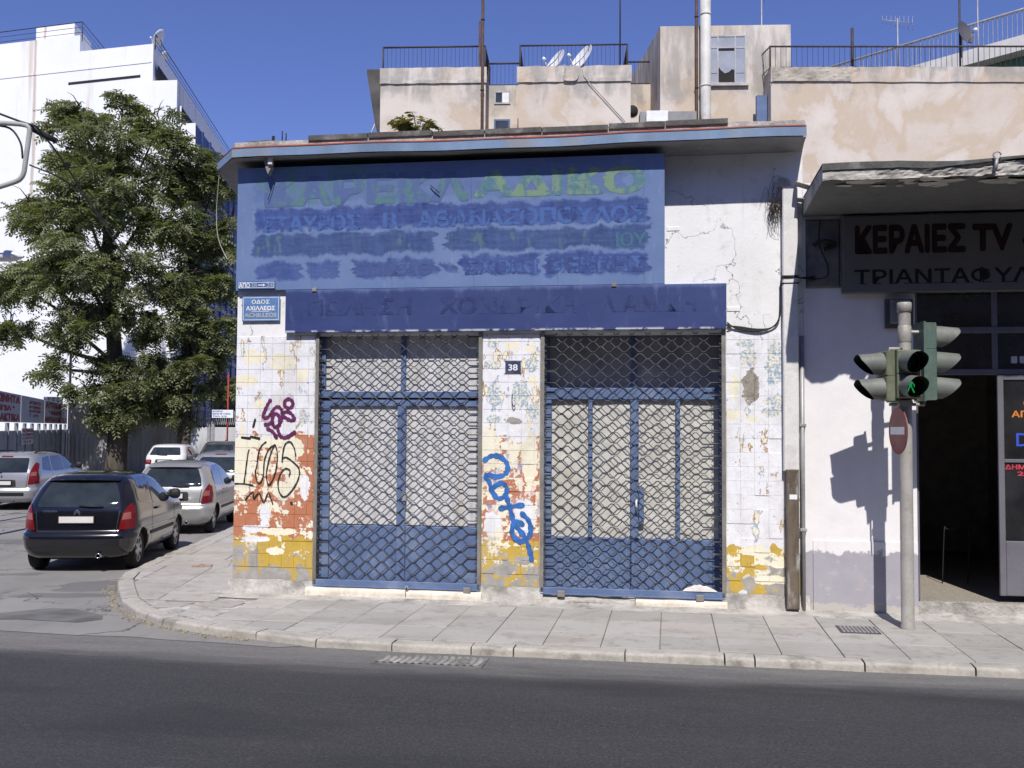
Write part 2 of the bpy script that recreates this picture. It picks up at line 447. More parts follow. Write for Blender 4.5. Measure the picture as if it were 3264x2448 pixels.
def upper_sign():
    t = NT('sign_upper_paint'); p = t.fpos(); x, y, z = t.sep(p)
    br = t.noise(t.scale(p, (.7, 1, 3.2)), 3.4, 8, .62); br2 = t.noise(t.scale(p, (1.5, 1, 1.2)), 3.2, 4, .6); n = t.noise(p, 2.0, 5)
    fine = t.noise(t.scale(p, (1, 1, 9)), 14, 5)
    c = t.mix(t.lin(n, .3, .7), (.145, .22, .43), (.19, .272, .485))
    c = t.mix(t.mul(t.sm(t.noise(t.scale(p, (8, 8, .35)), 1.5, 4), .58, .75), .3), c, (.36, .40, .48))
    zz = t.add(z, t.mul(t.lin(br2, .25, .75, -1, 1), .06)); xx = t.add(x, t.mul(t.lin(br, .25, .75, -1, 1), .10))
    def band(z0, z1, x0, x1, soft=.026):
        return t.mul(t.mul(t.sm(zz, z0 - soft, z0 + soft), t.sm(zz, z1 + soft, z1 - soft)), t.mul(t.sm(xx, x0 - .02, x0 + .02), t.sm(xx, x1 + .02, x1 - .02)))
    stk = t.add(t.mul(t.noise(t.scale(p, (.45, 1, 5)), 5, 6, .65), .55), t.mul(t.noise(t.scale(p, (5, 1, .6)), 3, 6, .65), .45))
    deep = t.mix(t.lin(br2, .3, .7), (.024, .045, .20), (.054, .095, .33))
    dull = t.mix(t.lin(br2, .3, .7), (.027, .055, .18), (.05, .095, .265))
    for b, col, k in ((band(5.00, 5.50, .30, 4.9), t.mix(t.lin(br, .3, .7), (.10, .155, .36), (.155, .22, .43)), .8), (band(4.67, 4.925, .29, 5.2), deep, .94), (band(4.35, 4.615, .29, 2.58), dull, .92), (band(4.36, 4.615, 2.72, 5.2), dull, .94),
                      (band(4.065, 4.275, .31, .90), deep, .85), (band(4.075, 4.275, .98, 1.38), deep, .8), (band(4.065, 4.27, 1.55, 2.62), deep, .82), (band(4.10, 4.2, 2.66, 2.86), deep, .85), (band(4.065, 4.305, 2.93, 3.88), deep, .92), (band(4.065, 4.315, 3.95, 5.2), deep, .94)):
        c = t.mix(t.mul(b, t.mul(t.lin(stk, .30, .60, .60, 1), k)), c, col)
    gsm = t.mul(band(4.98, 5.45, .34, 2.3, .05), t.sm(t.noise(t.scale(p, (1.6, 1, 1)), 3.1, 5), .46, .6))
    c = t.mix(t.mul(gsm, .75), c, (.11, .235, .255))
    gs3 = t.mul(band(4.38, 4.58, .3, 5.1, .03), t.sm(t.noise(t.scale(p, (2.4, 1, 1)), 3.5, 5), .56, .66))
    c = t.mix(t.mul(gs3, .5), c, (.14, .25, .24))
    c = t.mix(t.mul(t.sm(fine, .52, .75), .28), c, (.28, .34, .55))
    sp = t.mul(t.sm(t.noise(p, 26, 4), .70, .75), t.sm(n, .46, .6))
    c = t.mix(t.mul(sp, .6), c, (.5, .52, .38))
    # sheet seams
    seam = t.math('ABSOLUTE', t.math('SUBTRACT', t.math('FRACT', t.math('DIVIDE', t.add(x, .0), 1.03)), .985))
    c = t.mix(t.mul(t.sm(seam, .004, .0015), .55), c, (.05, .07, .15))
    t.bump(t.add(n, t.mul(br2, .3)), .2, .008)
    return t.done(c, .55, 0, .35)

def worn_letters(name, col, board, keep, sc=5.):
    """sign-writing brushed over so that it shows only in part"""
    t = NT(name); p = t.fpos()
    a = t.noise(t.scale(p, (2.0, 1, .8)), sc, 7, .62); b = t.noise(t.scale(p, (1, 1, 4)), 9, 5)
    c = t.mix(t.sm(t.add(t.mul(a, .7), t.mul(b, .3)), keep - .06, keep + .06), col, board)
    return t.done(c, .55, 0, .35)

def lower_sign():
    t = NT('sign_lower_paint'); p = t.fpos(); x, y, z = t.sep(p)
    n = t.noise(t.scale(p, (.5, 1, 1.3)), 2.2, 7, .6); br = t.noise(t.scale(p, (2.5, 1, .8)), 3, 7, .65)
    c = t.mix(t.lin(n, .3, .7), (.026, .041, .145), (.043, .064, .185))
    c = t.mix(t.mul(t.sm(br, .55, .74), .5), c, (.10, .14, .29))
    top = t.mul(t.sm(t.add(z, t.mul(br, .12)), 3.93, 4.0), .5)
    c = t.mix(top, c, (.16, .22, .42))
    bot = t.mul(t.sm(z, 3.425, 3.40), t.sm(t.noise(p, 7, 4), .45, .55))
    c = t.mix(bot, c, (.45, .48, .56))
    t.bump(n, .15, .01)
    return t.done(c, .5, 0, .35)

def rear_plaster(name='plaster_ochre_grey'):
    """sun-bleached render: beige with pale repairs, tan damp marks, grime under the parapet"""
    t = NT(name); p = t.pos(); x, y, z = t.sep(p)
    big = t.noise(p, .42, 7, .58, .4); mid = t.noise(p, 1.4, 7, .62); fine = t.noise(p, 14, 6, .6)
    c = t.mix(t.lin(mid, .3, .7), (.54, .466, .395), (.595, .528, .458))
    c = t.mix(t.mul(t.sm(big, .49, .60), .55), c, (.66, .615, .555))
    c = t.mix(t.mul(t.mul(t.sm(big, .40, .47), t.sm(big, .515, .49)), .65), c, (.50, .395, .285))
    hz = t.add(z, t.mul(t.lin(mid, .3, .7, -1, 1), .5))
    st = t.noise(t.scale(p, (1, 1, .22)), 2.4, 6, .62)
    c = t.mix(t.mul(t.sm(hz, 11.6, 12.5), t.mul(t.sm(st, .38, .58), .8)), c, (.22, .205, .185))
    c = t.mix(t.mul(t.sm(hz, 11.9, 12.8), .30), c, (.60, .57, .52))
    c = t.mix(t.mul(t.sm(fine, .55, .75), .25), c, (.42, .34, .27))
    t.bump(t.add(mid, t.mul(fine, .4)), .3, .03)
    return t.done(c, .9, 0, .2)

def white_render():
    t = NT('white_render'); p = t.pos(); x, y, z = t.sep(p)
    big = t.noise(p, .25, 6, .6); st = t.noise(t.scale(p, (1, 1, .06)), 1.1, 6, .6); mid = t.noise(p, 1.3, 6, .6)
    c = t.mix(t.lin(big, .3, .7), (.80, .81, .83), (.73, .75, .78))
    c = t.mix(t.mul(t.sm(st, .57, .70), t.mul(t.sm(z, 12, 23), .7)), c, (.55, .46, .34))
    c = t.mix(t.mul(t.sm(mid, .55, .75), .25), c, (.62, .63, .65))
    rs = t.math('ABSOLUTE', t.add(t.add(x, 27.75), t.mul(t.lin(t.noise(t.scale(p, (1, 1, .3)), .8, 4), .3, .7, -1, 1), .12)))
    c = t.mix(t.mul(t.sm(rs, .16, .04), t.mul(t.sm(z, 11, 15), .7)), c, (.42, .32, .22))
    t.bump(mid, .2, .05)
    return t.done(c, .85, 0, .2)

def leaf_mat(name, a, b, c_):
    t = NT(name); r = t.n('NewGeometry', out=8); p = t.pos()
    n = t.noise(p, .9, 4, .6)
    c = t.mix(t.lin(n, .3, .7), a, b)
    c = t.mix(t.mul(t.math('POWER', r, 2.2), .55), c, c_)
    t.set(t.b.inputs['Base Color'], c); t.set(t.b.inputs['Roughness'], .55); t.set(t.b.inputs['Specular IOR Level'], .35)
    tr = t.n('BsdfTranslucent', {'Color': t.mix(1, c, (1.2, 1.35, .5), 'MULTIPLY')})
    mx = t.n('MixShader', {0: .36, 1: t.b.outputs[0], 2: tr})
    t.t.links.new(mx, t.t.nodes['Material Output'].inputs[0])
    return t.m

def glass_dark(name, col=(.012, .014, .016), rough=.04):
    t = NT(name)
    t.set(t.b.inputs['Coat Weight'], .5)
    n = t.noise(t.pos(), 3, 5)
    return t.done(t.mix(t.lin(n, .3, .7), col, tuple(c * 2.2 + .004 for c in col)), rough, 0, .5)

def glow(name, col, strength):
    t = NT(name); t.set(t.b.inputs['Emission Color'], (*col, 1)); t.set(t.b.inputs['Emission Strength'], strength)
    return t.done(col, .4)

M = {}
M['road'] = asphalt_main(); M['old_road'] = asphalt_old()
M['slab'] = slab_mat('paving_stone', (.335, .323, .303), (.415, .40, .372)); M['slab_pink'] = slab_mat('paving_stone_pink', (.375, .35, .322), (.43, .405, .375))
M['kerb'] = pm('kerb_marble', (.41, .385, .345), .8, var=.25, sc=3, bump=.5, bsc=30, dirt=(.20, .185, .165), dirt_amt=.9, dirt_sc=3, bdist=.012)
M['grout'] = pm('pavement_bed', (.20, .185, .165), .95, var=.3, sc=4, bump=.6, bsc=60)
M['marble'] = pm('sill_marble', (.68, .62, .53), .6, var=.2, sc=2.5, bump=.3, bsc=25, dirt=(.42, .36, .28), dirt_amt=.6, dirt_sc=5, bdist=.008)
M['white'] = plaster_white()
M['shopwhite'] = plaster_white('plaster_shop', (.80, .79, .80))
BL = [(.10, 1.72, .13, .42, 'cream'), (.42, 2.02, .30, .07, 'cream'), (.80, 1.95, .10, .12, 'cream'), (.78, 1.62, .10, .20, 'cream'), (.62, 1.42, .13, .10, 'cream'), (.42, 1.12, .07, .17, 'white'), (.93, 1.45, .06, .16, 'white'),
      (.25, .93, .14, .05, 'white'), (.60, .90, .25, .04, 'cream'), (.28, .80, .2, .04, 'white'), (.55, .66, .12, .05, 'cream'), (.07, .62, .09, .10, 'cem'), (.28, .48, .07, .22, 'cem'), (.10, .25, .16, .14, 'cem'), (.55, .35, .22, .12, 'cem'), (.92, .34, .09, .14, 'cem'),
      (.22, 3.08, .16, .10, 'cream'), (.62, 3.02, .20, .10, 'cream'), (.88, 2.86, .09, .10, 'cream'), (.14, 2.80, .12, .08, 'cream'), (.32, 2.5, .10, .06, 'cream'), (.92, 2.33, .07, .09, 'blue')]
BC = [(3.30, 3.22, .08, .05, 'blue'), (3.55, 3.20, .09, .05, 'cream'), (3.78, 3.18, .07, .05, 'cream'), (3.30, 2.98, .09, .05, 'blue'), (3.78, 2.98, .07, .09, 'blue'), (3.80, 2.78, .05, .07, 'cream'), (3.34, 2.62, .09, .18, 'blue'), (3.66, 2.62, .10, .16, 'blue'), (3.80, 2.42, .07, .10, 'blue'), (3.32, 2.32, .10, .05, 'blue'), (3.58, 2.30, .10, .05, 'cem'),
      (3.28, 1.95, .11, .25, 'cream'), (3.76, 1.9, .09, .35, 'cream'), (3.62, 2.15, .12, .10, 'white'), (3.70, 1.15, .14, .22, 'white'), (3.32, 1.05, .10, .14, 'white'), (3.45, .5, .16, .06, 'cem'), (3.70, .62, .10, .05, 'cem'), (3.25, .28, .14, .08, 'cem')]
BR = [(6.32, 3.22, .10, .05, 'blue'), (6.34, 3.05, .10, .10, 'blue'), (6.36, 2.72, .10, .20, 'bare'), (6.64, 2.98, .09, .27, 'blue'), (6.62, 2.55, .12, .05, 'blue'), (6.60, 2.42, .10, .06, 'blue'), (6.18, 2.72, .06, .14, 'cream'), (6.16, 2.38, .08, .07, 'cream'), (6.40, 2.33, .09, .03, 'cream'),
      (6.40, .80, .16, .05, 'cream'), (6.45, .62, .10, .03, 'yel'), (6.68, .66, .12, .05, 'cream'), (6.60, .48, .22, .05, 'cream'), (6.20, .38, .09, .12, 'yel'), (6.45, .31, .10, .09, 'yel'), (6.28, .30, .06, .06, 'white'), (6.14, .82, .05, .06, 'yel'), (6.62, .84, .05, .05, 'yel')]
M['tileL'] = tile_paint('tile_paint_corner', 3.1, True, 0, 0., BL); M['tileC'] = tile_paint('tile_paint_middle', 11.7, True, 1, 0., BC); M['tileR'] = tile_paint('tile_paint_end', 27.3, False, -1.2, .16, BR)
M['usign'] = upper_sign(); M['lsign'] = lower_sign()
M['rear'] = rear_plaster(); M['wbld'] = white_render()
M['cement'] = pm('rough_cement', (.42, .40, .37), .92, var=.3, sc=4, bump=.8, bsc=26, dirt=(.17, .16, .15), dirt_amt=.7, dirt_sc=3.5, bdist=.02)
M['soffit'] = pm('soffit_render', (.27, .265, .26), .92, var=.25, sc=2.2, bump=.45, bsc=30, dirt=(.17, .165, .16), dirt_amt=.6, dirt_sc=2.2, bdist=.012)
M['fascia'] = pm('fascia_blue', (.175, .255, .39), .5, var=.2, sc=3, bump=.15, dirt=(.30, .25, .18), dirt_amt=.5, dirt_sc=2.2, stretch=(1, 1, .4))
M['red_trim'] = pm('eave_red', (.27, .072, .048), .7, var=.3, sc=3, dirt=(.20, .15, .13), dirt_amt=.8, dirt_sc=1.2)
M['bitumen'] = pm('bitumen_felt', (.105, .105, .10), .9, var=.3, sc=5, bump=.7, bsc=40, dirt=(.26, .25, .24), dirt_amt=.6, dirt_sc=5)
M['frame_blue'] = pm('joinery_blue', (.105, .155, .285), .5, var=.15, sc=3, bump=.1, dirt=(.26, .29, .36), dirt_amt=.35, dirt_sc=3)
M['grille'] = pm('grille_wire', (.070, .073, .092), .5, .35, var=.25, sc=9, bump=.1, dirt=(.18, .15, .12), dirt_amt=.5, dirt_sc=7)
M['rail_grey'] = pm('guide_rail', (.23, .22, .205), .6, .2, var=.25, sc=5, dirt=(.12, .105, .095), dirt_amt=.5)
M['pane_white'] = pm('whitened_pane', (.54, .54, .548), .45, var=.16, sc=3, bump=.1, bsc=20, dirt=(.42, .39, .33), dirt_amt=.6, dirt_sc=2.5, stretch=(3, 1, .5))
M['pane_cream'] = pm('dusty_pane', (.51, .503, .47), .5, var=.10, sc=2.5, bump=.12, bsc=12, dirt=(.46, .43, .34), dirt_amt=.5, dirt_sc=2, bdist=.01)
M['dark_in'] = pm('opening_shade', (.022, .021, .021), .9, var=.3, sc=2)  # near-black colour stands in for shade inside openings and recesses
M['lead'] = pm('downpipe_white', (.68, .67, .655), .55, var=.14, sc=3, dirt=(.36, .34, .32), dirt_amt=.5, dirt_sc=3)
M['wood_old'] = pm('peeled_cover', (.115, .09, .068), .8, var=.4, sc=4, bump=.4, bsc=30, dirt=(.42, .42, .40), dirt_amt=.85, dirt_sc=3.2, stretch=(2, 2, .6))
M['galv'] = pm('conduit_grey', (.34, .34, .35), .5, .3, var=.2, sc=5)
M['cable'] = pm('cable_black', (.02, .02, .021), .6, var=.2)
M['cable_pale'] = pm('cable_pale', (.38, .36, .33), .6, var=.2)
M['plate_blue'] = pm('enamel_blue', (.055, .125, .33), .3, var=.12, sc=6, dirt=(.25, .2, .15), dirt_amt=.3)
M['plate_light'] = pm('enamel_pale_blue', (.115, .215, .43), .35, var=.15, sc=6, dirt=(.30, .33, .36), dirt_amt=.4)
M['plate_white'] = pm('enamel_white', (.75, .76, .77), .4, var=.1)
M['letter_pale'] = pm('letter_faded', (.30, .36, .46), .5, var=.2)
M['graf_purple'] = pm('spray_purple', (.115, .018, .090), .6, var=.35, sc=14, fine=.2)
M['graf_black'] = pm('marker_black', (.02, .019, .022), .6, var=.3, sc=14)
M['graf_blue'] = pm('spray_blue', (.035, .135, .40), .55, var=.35, sc=9, fine=.2)
# ------------------------------------------------------------ setting: ground, roads, pavement
MB().box(-350, 350, -60, 500, -.5, .04).top('ground', M['old_road'], None, None, (0, 0, 0), WORLD, kind='structure')
rd = MB()
rd.add([(-60, -14.5, .046), (40, -14.5, .046), (40, -2.2, .046), (-60, -2.2, .046)], [(0, 1, 2, 3)])
rd.top('main_road', M['road'], None, None, (0, 0, 0), FAC, kind='structure')
sr = [(-60, 19.5), (-30, 14.5), (-9, 11.2), (-5.37, 10.58), (-4.52, 10.38), (-3.91, 10.32), (-3.49, 10.18), (-2.9, 10.05), (-2.3, 9.86), (-2.05, 9.93), (-2.6, 10.6), (-3.7, 11.3), (-4.9, 13.2), (-5.3, 15), (-7.5, 48), (-60, 60)]
MB().add([(x, y, .0505) for x, y in sr], [tuple(range(len(sr)))]).top('side_road', M['old_road'], None, None, (-8, 20, 0), WORLD, kind='structure')
M['patch'] = pm('asphalt_patch', (.13, .128, .125), .9, var=.3, sc=3, bump=.5, bsc=110)
pt = [(-6.9, 11.35), (-6.2, 11.62), (-5.86, 11.54), (-5.43, 11.86), (-5.12, 11.83), (-4.64, 11.45), (-4.55, 11.2), (-4.74, 11.02), (-5.47, 11.18), (-6.3, 11.1)]
MB().add([(x, y, .0545) for x, y in pt], [tuple(range(len(pt)))]).top('road_patch', M['patch'], None, None, (-5.6, 11.4, 0), WORLD, kind='structure')

# kerb line, top front edge, world coordinates, from the far side street round the corner to the right
KB = [(-8.3, 48), (-7.0, 34), (-6.25, 26), (-5.78, 19.7), (-5.66, 17.2), (-5.58, 15.3), (-5.50, 14.3), (-5.33, 13.6), (-5.09, 13.0), (-4.72, 12.15), (-4.25, 11.4), (-3.75, 10.85), (-3.2, 10.48), (-2.58, 10.20), (-1.91, 9.88)]
KB += [tuple(FAC.w(s, -2.5, 0))[:2] for s in (2.78, 3.56, 3.97, 5.02, 5.93, 6.2, 7.16, 8.1, 9.2, 10.4, 11.6, 13, 15, 18, 22)]
KV = [Vector(p) for p in KB]
def inner(i, d):
    a = KV[max(i - 1, 0)]; b = KV[min(i + 1, len(KV) - 1)]
    t = (b - a).normalized(); return KV[i] + Vector((-t.y, t.x)) * d
IN = [inner(i, .2) for i in range(len(KV))]
back = [FAC.w(22, 1.0, 0).to_2d(), FAC.w(0.3, 1.0, 0).to_2d(), Vector((-4.5, 22)), Vector((-6.4, 48))]
poly = [tuple(p) for p in IN] + [tuple(p) for p in back]
pave = MB().prism(poly, -.1, PAV - .014).top('pavement', M['grout'], None, None, (0, 10, 0), WORLD, kind='structure')

def clip(poly, a, b):
    """keep the part of poly left of a->b"""
    out = []; d = b - a; nrm = Vector((-d.y, d.x))
    for i in range(len(poly)):
        p, q = poly[i], poly[(i + 1) % len(poly)]
        sp, sq = (p - a).dot(nrm), (q - a).dot(nrm)
        if sp >= 0: out.append(p)
        if sp * sq < 0: out.append(p + (q - p) * (sp / (sp - sq)))
    return out
def slab(poly, name='paving_slab', mat='slab', parent=pave, top=PAV, th=.03, gap=.006, tilt=.0025):
    for i in range(5, len(KV) - 1):
        if len(poly) < 3: return
        poly = clip(poly, IN[i] + (IN[i] - KV[i]) * .06, IN[i + 1] + (IN[i + 1] - KV[i + 1]) * .06)
    if len(poly) < 3: return
    c = sum(poly, Vector((0, 0))) / len(poly)
    area = abs(sum(poly[i].x * poly[(i + 1) % len(poly)].y - poly[(i + 1) % len(poly)].x * poly[i].y for i in range(len(poly)))) / 2
    if area < .02: return
    P1 = [c + (p - c) * max(.2, 1 - gap / max((p - c).length, .02)) for p in poly]
    P2 = [c + (p - c) * max(.2, 1 - (gap + .004) / max((p - c).length, .02)) for p in poly]
    k = random.uniform(-tilt, tilt), random.uniform(-tilt, tilt) * 1.5, random.uniform(-tilt, tilt) * 1.5
    h = lambda p: top + k[0] + k[1] * (p.x - c.x) + k[2] * (p.y - c.y)
    n = len(poly); mb = MB()
    vs = [(p.x, p.y, h(p) - th) for p in P1] + [(p.x, p.y, h(p) - .004) for p in P1] + [(p.x, p.y, h(p)) for p in P2]
    fs = [tuple(range(2 * n, 3 * n))] + [(r * n + i, r * n + (i + 1) % n, (r + 1) * n + (i + 1) % n, (r + 1) * n + i) for r in (0, 1) for i in range(n)]
    mb.add(vs, fs); mb.part(name, M[mat], parent)
cols = [.51, 1.04, 1.52, 2.06, 2.59, 3.13, 3.67, 4.223, 4.778, 5.338, 5.895, 6.46, 7.02, 7.6, 8.16, 8.76, 9.32, 9.9, 10.46, 11.0]
rows = [.33, .94, 1.655, 2.31]
F2 = lambda s, n: FAC.w(s, -n, 0).to_2d()
for i in range(len(cols) - 1):
    for j in range(3):
        a, b, c, d = cols[i], cols[i + 1], rows[j], rows[j + 1]
        if i == 0 and j == 2: continue
        if j == 0 and i % 3 == 1 and i < 4: b -= .0
        slab([F2(a, d), F2(b, d), F2(b, c), F2(a, c)], mat='slab' if (i * 7 + j * 3) % 11 else 'slab_pink')
# broken corner slabs
for q in ([(-.05, 1.0), (.42, 1.05), (.48, 1.5), (.1, 1.62)], [(.47, .66), (.02, .6), (-.08, .95), (.44, 1.0)], [(-.55, .8), (-.12, .72), (-.15, 1.05), (-.5, 1.12)], [(.14, 1.68), (.6, 1.7), (.9, 2.0), (.5, 1.95)], [(.55, 1.66), (1.02, 1.68), (1.02, 2.2), (.8, 2.02)]):
    slab(list(reversed([F2(*p) for p in q])) if False else [F2(*p) for p in q][::-1], mat='slab', top=PAV - .006, tilt=.006)
# side pavement slabs
SD = Frame((-3.56, 12.62, 0), 3.6)
for i, (a, b) in enumerate(((-2.1, -1.42), (-1.42, -.72), (-.72, -.02))):
    for j in range(26):
        y0 = -.68 + j * .62 + (.0 if i != 1 else .0)
        if i == 2 and j < 1: y0 += .0
        q = [SD.w(a, y0, 0).to_2d(), SD.w(b, y0, 0).to_2d(), SD.w(b, y0 + .62, 0).to_2d(), SD.w(a, y0 + .62, 0).to_2d()]
        q = clip(q, F2(-3, .62), F2(.6, .62)) if j < 2 else q
        if len(q) > 2: slab(q, mat='slab_pink')
# kerb stones
def kerb(i, parts=1):
    for k in range(parts):
        f0, f1 = k / parts, (k + 1) / parts
        a, b = KV[i].lerp(KV[i + 1], f0), KV[i].lerp(KV[i + 1], f1); c, d = IN[i + 1].lerp(IN[i], 1 - f1), IN[i].lerp(IN[i + 1], f0)
        ln = (b - a).length; t = (b - a).normalized(); g = .008
        rz = random.uniform(-.008, .006)
        def P(u, w, z):
            o = (a + t * g).lerp(b - t * g, u); q = (d + t * g).lerp(c - t * g, u); p = o.lerp(q, w)
            return Vector((p.x, p.y, z))
        nu = max(4, int(ln / .1)); mb = MB()
        prof = [(0.0, 0.0), (0.0, .088), (.015, .112), (.07, .126), (.5, .131), (1, .13)]
        def f(u, v):
            q = v * (len(prof) - 1); k_ = min(int(q), len(prof) - 2); w = q - k_
            pw = prof[k_][0] + (prof[k_ + 1][0] - prof[k_][0]) * w; z = prof[k_][1] + (prof[k_ + 1][1] - prof[k_][1]) * w
            p = P(u, pw, z + rz)
            wear = mnoise.noise(Vector((p.x * 3.1, p.y * 3.1, z * 5 + i))) * .5 + mnoise.noise(Vector((p.x * 11, p.y * 11, z * 9))) * .28
            if .01 < v < .75:
                p += Vector((t.y, -t.x, 0)) * (wear * .036 - .004) + Vector((0, 0, 1)) * wear * .022
            return p
        mb.grid(f, nu, 10)
        e0 = [f(0, j / 10) for j in range(11)]; e1 = [f(1, j / 10) for j in range(11)]
        lo0, lo1 = P(0, 1, -.02), P(1, 1, -.02)
        mb.add(e0 + [lo0], [tuple(range(11, -1, -1))]); mb.add(e1 + [lo1], [tuple(range(12))])
        mb.part('kerb_stone', M['kerb'], pave)
for i in range(2, len(KV) - 1):
    ln = (KV[i + 1] - KV[i]).length
    if 2 <= i < 27: kerb(i, max(1, round(ln / 1.1)))

# pavement foot strip of cement along the wall
st = MB()
def strip(u, v):
    s = -.25 + u * 12.4; n = .34 * v + .02 * math.sin(s * 5.1) * (v)
    z = PAV - .004 + (1 - v) ** 2 * .03 + mnoise.noise(Vector((s * 4, n * 6, 1))) * .006
    return (s, -n, z)
st.grid(strip, 120, 4)
st.part('mortar_strip', M['cement'], pave) if False else None
OFF_P = OFF[pave.name]
mb = MB(); mb.v = [tuple(FAC.w(*p)) for p in st.v]; mb.f = st.f; mb.sm = st.sm; mb.mi = st.mi
mb.part('mortar_strip', M['cement'], pave)
# rubble and dirt in the broken corner
cr = MB()
def corner(u, v):
    s = -1.3 + u * 1.85; n = .45 + v * 1.75
    z = PAV - .012 + mnoise.noise(Vector((s * 2.3, n * 2.3, 4))) * .016 + mnoise.noise(Vector((s * 9, n * 9, 2))) * .008
    return Vector((s, -n, z))
vs = []; 
g = MB(); g.grid(corner, 34, 30)
keep = []
for f in g.f:
    c = sum((Vector(g.v[i]) for i in f), Vector()) / 4
    w = FAC.w(c.x, c.y, 0).to_2d()
    ok = all((w - IN[i]).dot(Vector((-(IN[i + 1] - IN[i]).y, (IN[i + 1] - IN[i]).x))) > .0 for i in range(6, 18))
    keep.append(ok)
mb = MB(); mb.v = [tuple(FAC.w(*p)) for p in g.v]; mb.f = [f for f, k in zip(g.f, keep) if k]; mb.sm = [True] * len(mb.f); mb.mi = [0] * len(mb.f)
mb.part('mortar_patch', M['cement'], pave)

# ------------------------------------------------------------ corner shop
shop = thing('corner_shop', 'old single-storey corner shop with flaking tiled pillars and deep blue eave', 'building', (3.4, 0, PAV))
LD = Vector((-.244, .970))                      # side wall direction in the facade frame
OPEN = [(1.05, 3.18), (3.885, 6.085)]
WT, WR = 5.47, 6.97                              # wall top, right end
w = MB()
w.box(0, WR, .0, .35, 3.36, WT)
w.part('wall', M['white'], shop)
P4 = LD * 5.0
w = MB().prism([(0, .35), (.3, .35), (P4.x + .3, P4.y), (P4.x, P4.y)], 0, WT)
w.box(WR - .3, WR, .36, 4.8, 0, WT)
w.box(P4.x + .3, WR - .3, 4.6, 4.85, 0, WT)
w.part('side_wall', M['white'], shop)
MB().prism([(.1, .36), (WR - .3, .36), (WR - .3, 4.6), (P4.x + .35, 4.6)], WT - .3, WT - .1).part('ceiling_slab', M['cement'], shop)
# pillars with tiles
tile_cache = {}
def tile_mesh(wd, ht, mat):
    k = (round(wd, 3), round(ht, 3), mat.name)
    if k not in tile_cache:
        tile_cache[k] = MB().cbox(0, wd, -.007, .001, 0, ht, .0022).mesh('tile', mat)
    return tile_cache[k]
TW, TH = .16, .165
ntile = 0
for (a, b, mk, dpt, lost) in ((0, 1.05, 'tileL', .35, .012), (3.18, 3.885, 'tileC', .5, .02), (6.085, WR, 'tileR', .5, .03)):
    pb = MB()
    def pf(u, v, a=a, b=b):
        return None
    pb.box(a, b, 0, dpt, PAV - .05, 3.36)
    pil = pb.part('pillar', M[mk], shop)
    base_off = OFF[shop.name]
    rows_z = [.46 + k * TH for k in range(18)]
    s = a + .004
    while s < b - .03:
        wd = min(TW, b - .004 - s)
        for k, z in enumerate(rows_z):
            ht = min(TH, 3.355 - z)
            if ht < .05: continue
            r = random.random()
            low = k < 3
            if r < lost + (.22 if low else 0) or (mk == 'tileR' and k > 1 and r < .22): continue
            o = bpy.data.objects.new('tile', tile_mesh(wd - (.0012 if mk == 'tileR' else .003), ht - (.0012 if mk == 'tileR' else .003), M[mk]))
            COL.objects.link(o); o.parent = pil
            o.location = Vector((s, random.uniform(-.0012, .0008), z)) - base_off
            o.rotation_euler = (random.uniform(-.006, .006), 0, random.uniform(-.006, .006))
            ntile += 1
        s += TW
    # broken cement plinth at the pillar foot
    def foot(u, v, a=a, b=b):
        s = a - .05 + u * (b - a + .10)
        n = .012 + .06 * (1 - v) ** 1.6 + mnoise.noise(Vector((s * 6, v * 3, a))) * .014 * (1.2 - v)
        return (s, -n, PAV - .02 + v * .20 + mnoise.noise(Vector((s * 5, v * 4, 3.3))) * .02)
    MB().grid(foot, 26, 8).part('plinth', M['cement'], shop)
print('tiles', ntile)
# reveals of the openings: cement rendered jambs
for (a, b), d in zip(OPEN, (.22, .55)):
    MB().box(a - .003, a + .012, .008, d, PAV, 3.36).box(b - .012, b + .003, .008, d, PAV, 3.36).part('jamb', M['cement'], shop)
# eave: chamfered at the corner, sloping soffit, blue fascia, red flashing, cement parapet and felt caps
EP = [(-.30 - .244 * 4.8, .970 * 4.8), (-.30, -.02), (.13, -.53), (6.95, -.53)]     # outer edge of fascia (local y = -n)
WP = [(P4.x, P4.y), (0, .02), (.02, 0), (WR, 0)]
zf0 = lambda s: 5.505 + .010 * math.sin(s * 1.3) + .004 * math.sin(s * 4.1)
def along(path, n):
    out = []
    for i in range(len(path) - 1):
        k = n[i]
        for j in range(k): out.append(Vector(path[i]).lerp(Vector(path[i + 1]), j / k))
    out.append(Vector(path[-1])); return out
NN = (6, 3, 40)
eo = along(EP, NN); wo = along(WP, NN)
ins = lambda d: [e + (q - e).normalized() * d for e, q in zip(eo, wo)]
sof = MB()
def sweep(rowsf, name, mat, noise_amt=.0, smooth=False, part=True):
    mb = MB(); n = len(eo)
    vs = []
    for rf in rowsf: vs += [rf(i) for i in range(n)]
    fs = []
    for r_ in range(len(rowsf) - 1):
        for i in range(n - 1): fs.append((r_ * n + i, r_ * n + i + 1, (r_ + 1) * n + i + 1, (r_ + 1) * n + i))
    mb.add(vs, fs, smooth)
    m = len(rowsf)
    mb.add([rf(n - 1) for rf in rowsf], [tuple(range(m))]); mb.add([rf(0) for rf in rowsf], [tuple(range(m - 1, -1, -1))])
    return mb.part(name, mat, shop)
I2 = ins(.012); I3 = ins(.03); I4 = ins(.13)
def V3(p, z): return (p.x, p.y, z)
def sof_pt(t):
    def f(i):
        p = eo[i].lerp(wo[i], .05 + .95 * t); s = p.x
        z = (zf0(s) - .004) * (1 - t) + WT * t + .02 * math.sin(t * math.pi) + mnoise.noise(Vector((p.x * 2, p.y * 4, t * 3))) * .008
        return (p.x, p.y - (.004 if t == 1 else 0), z)
    return f
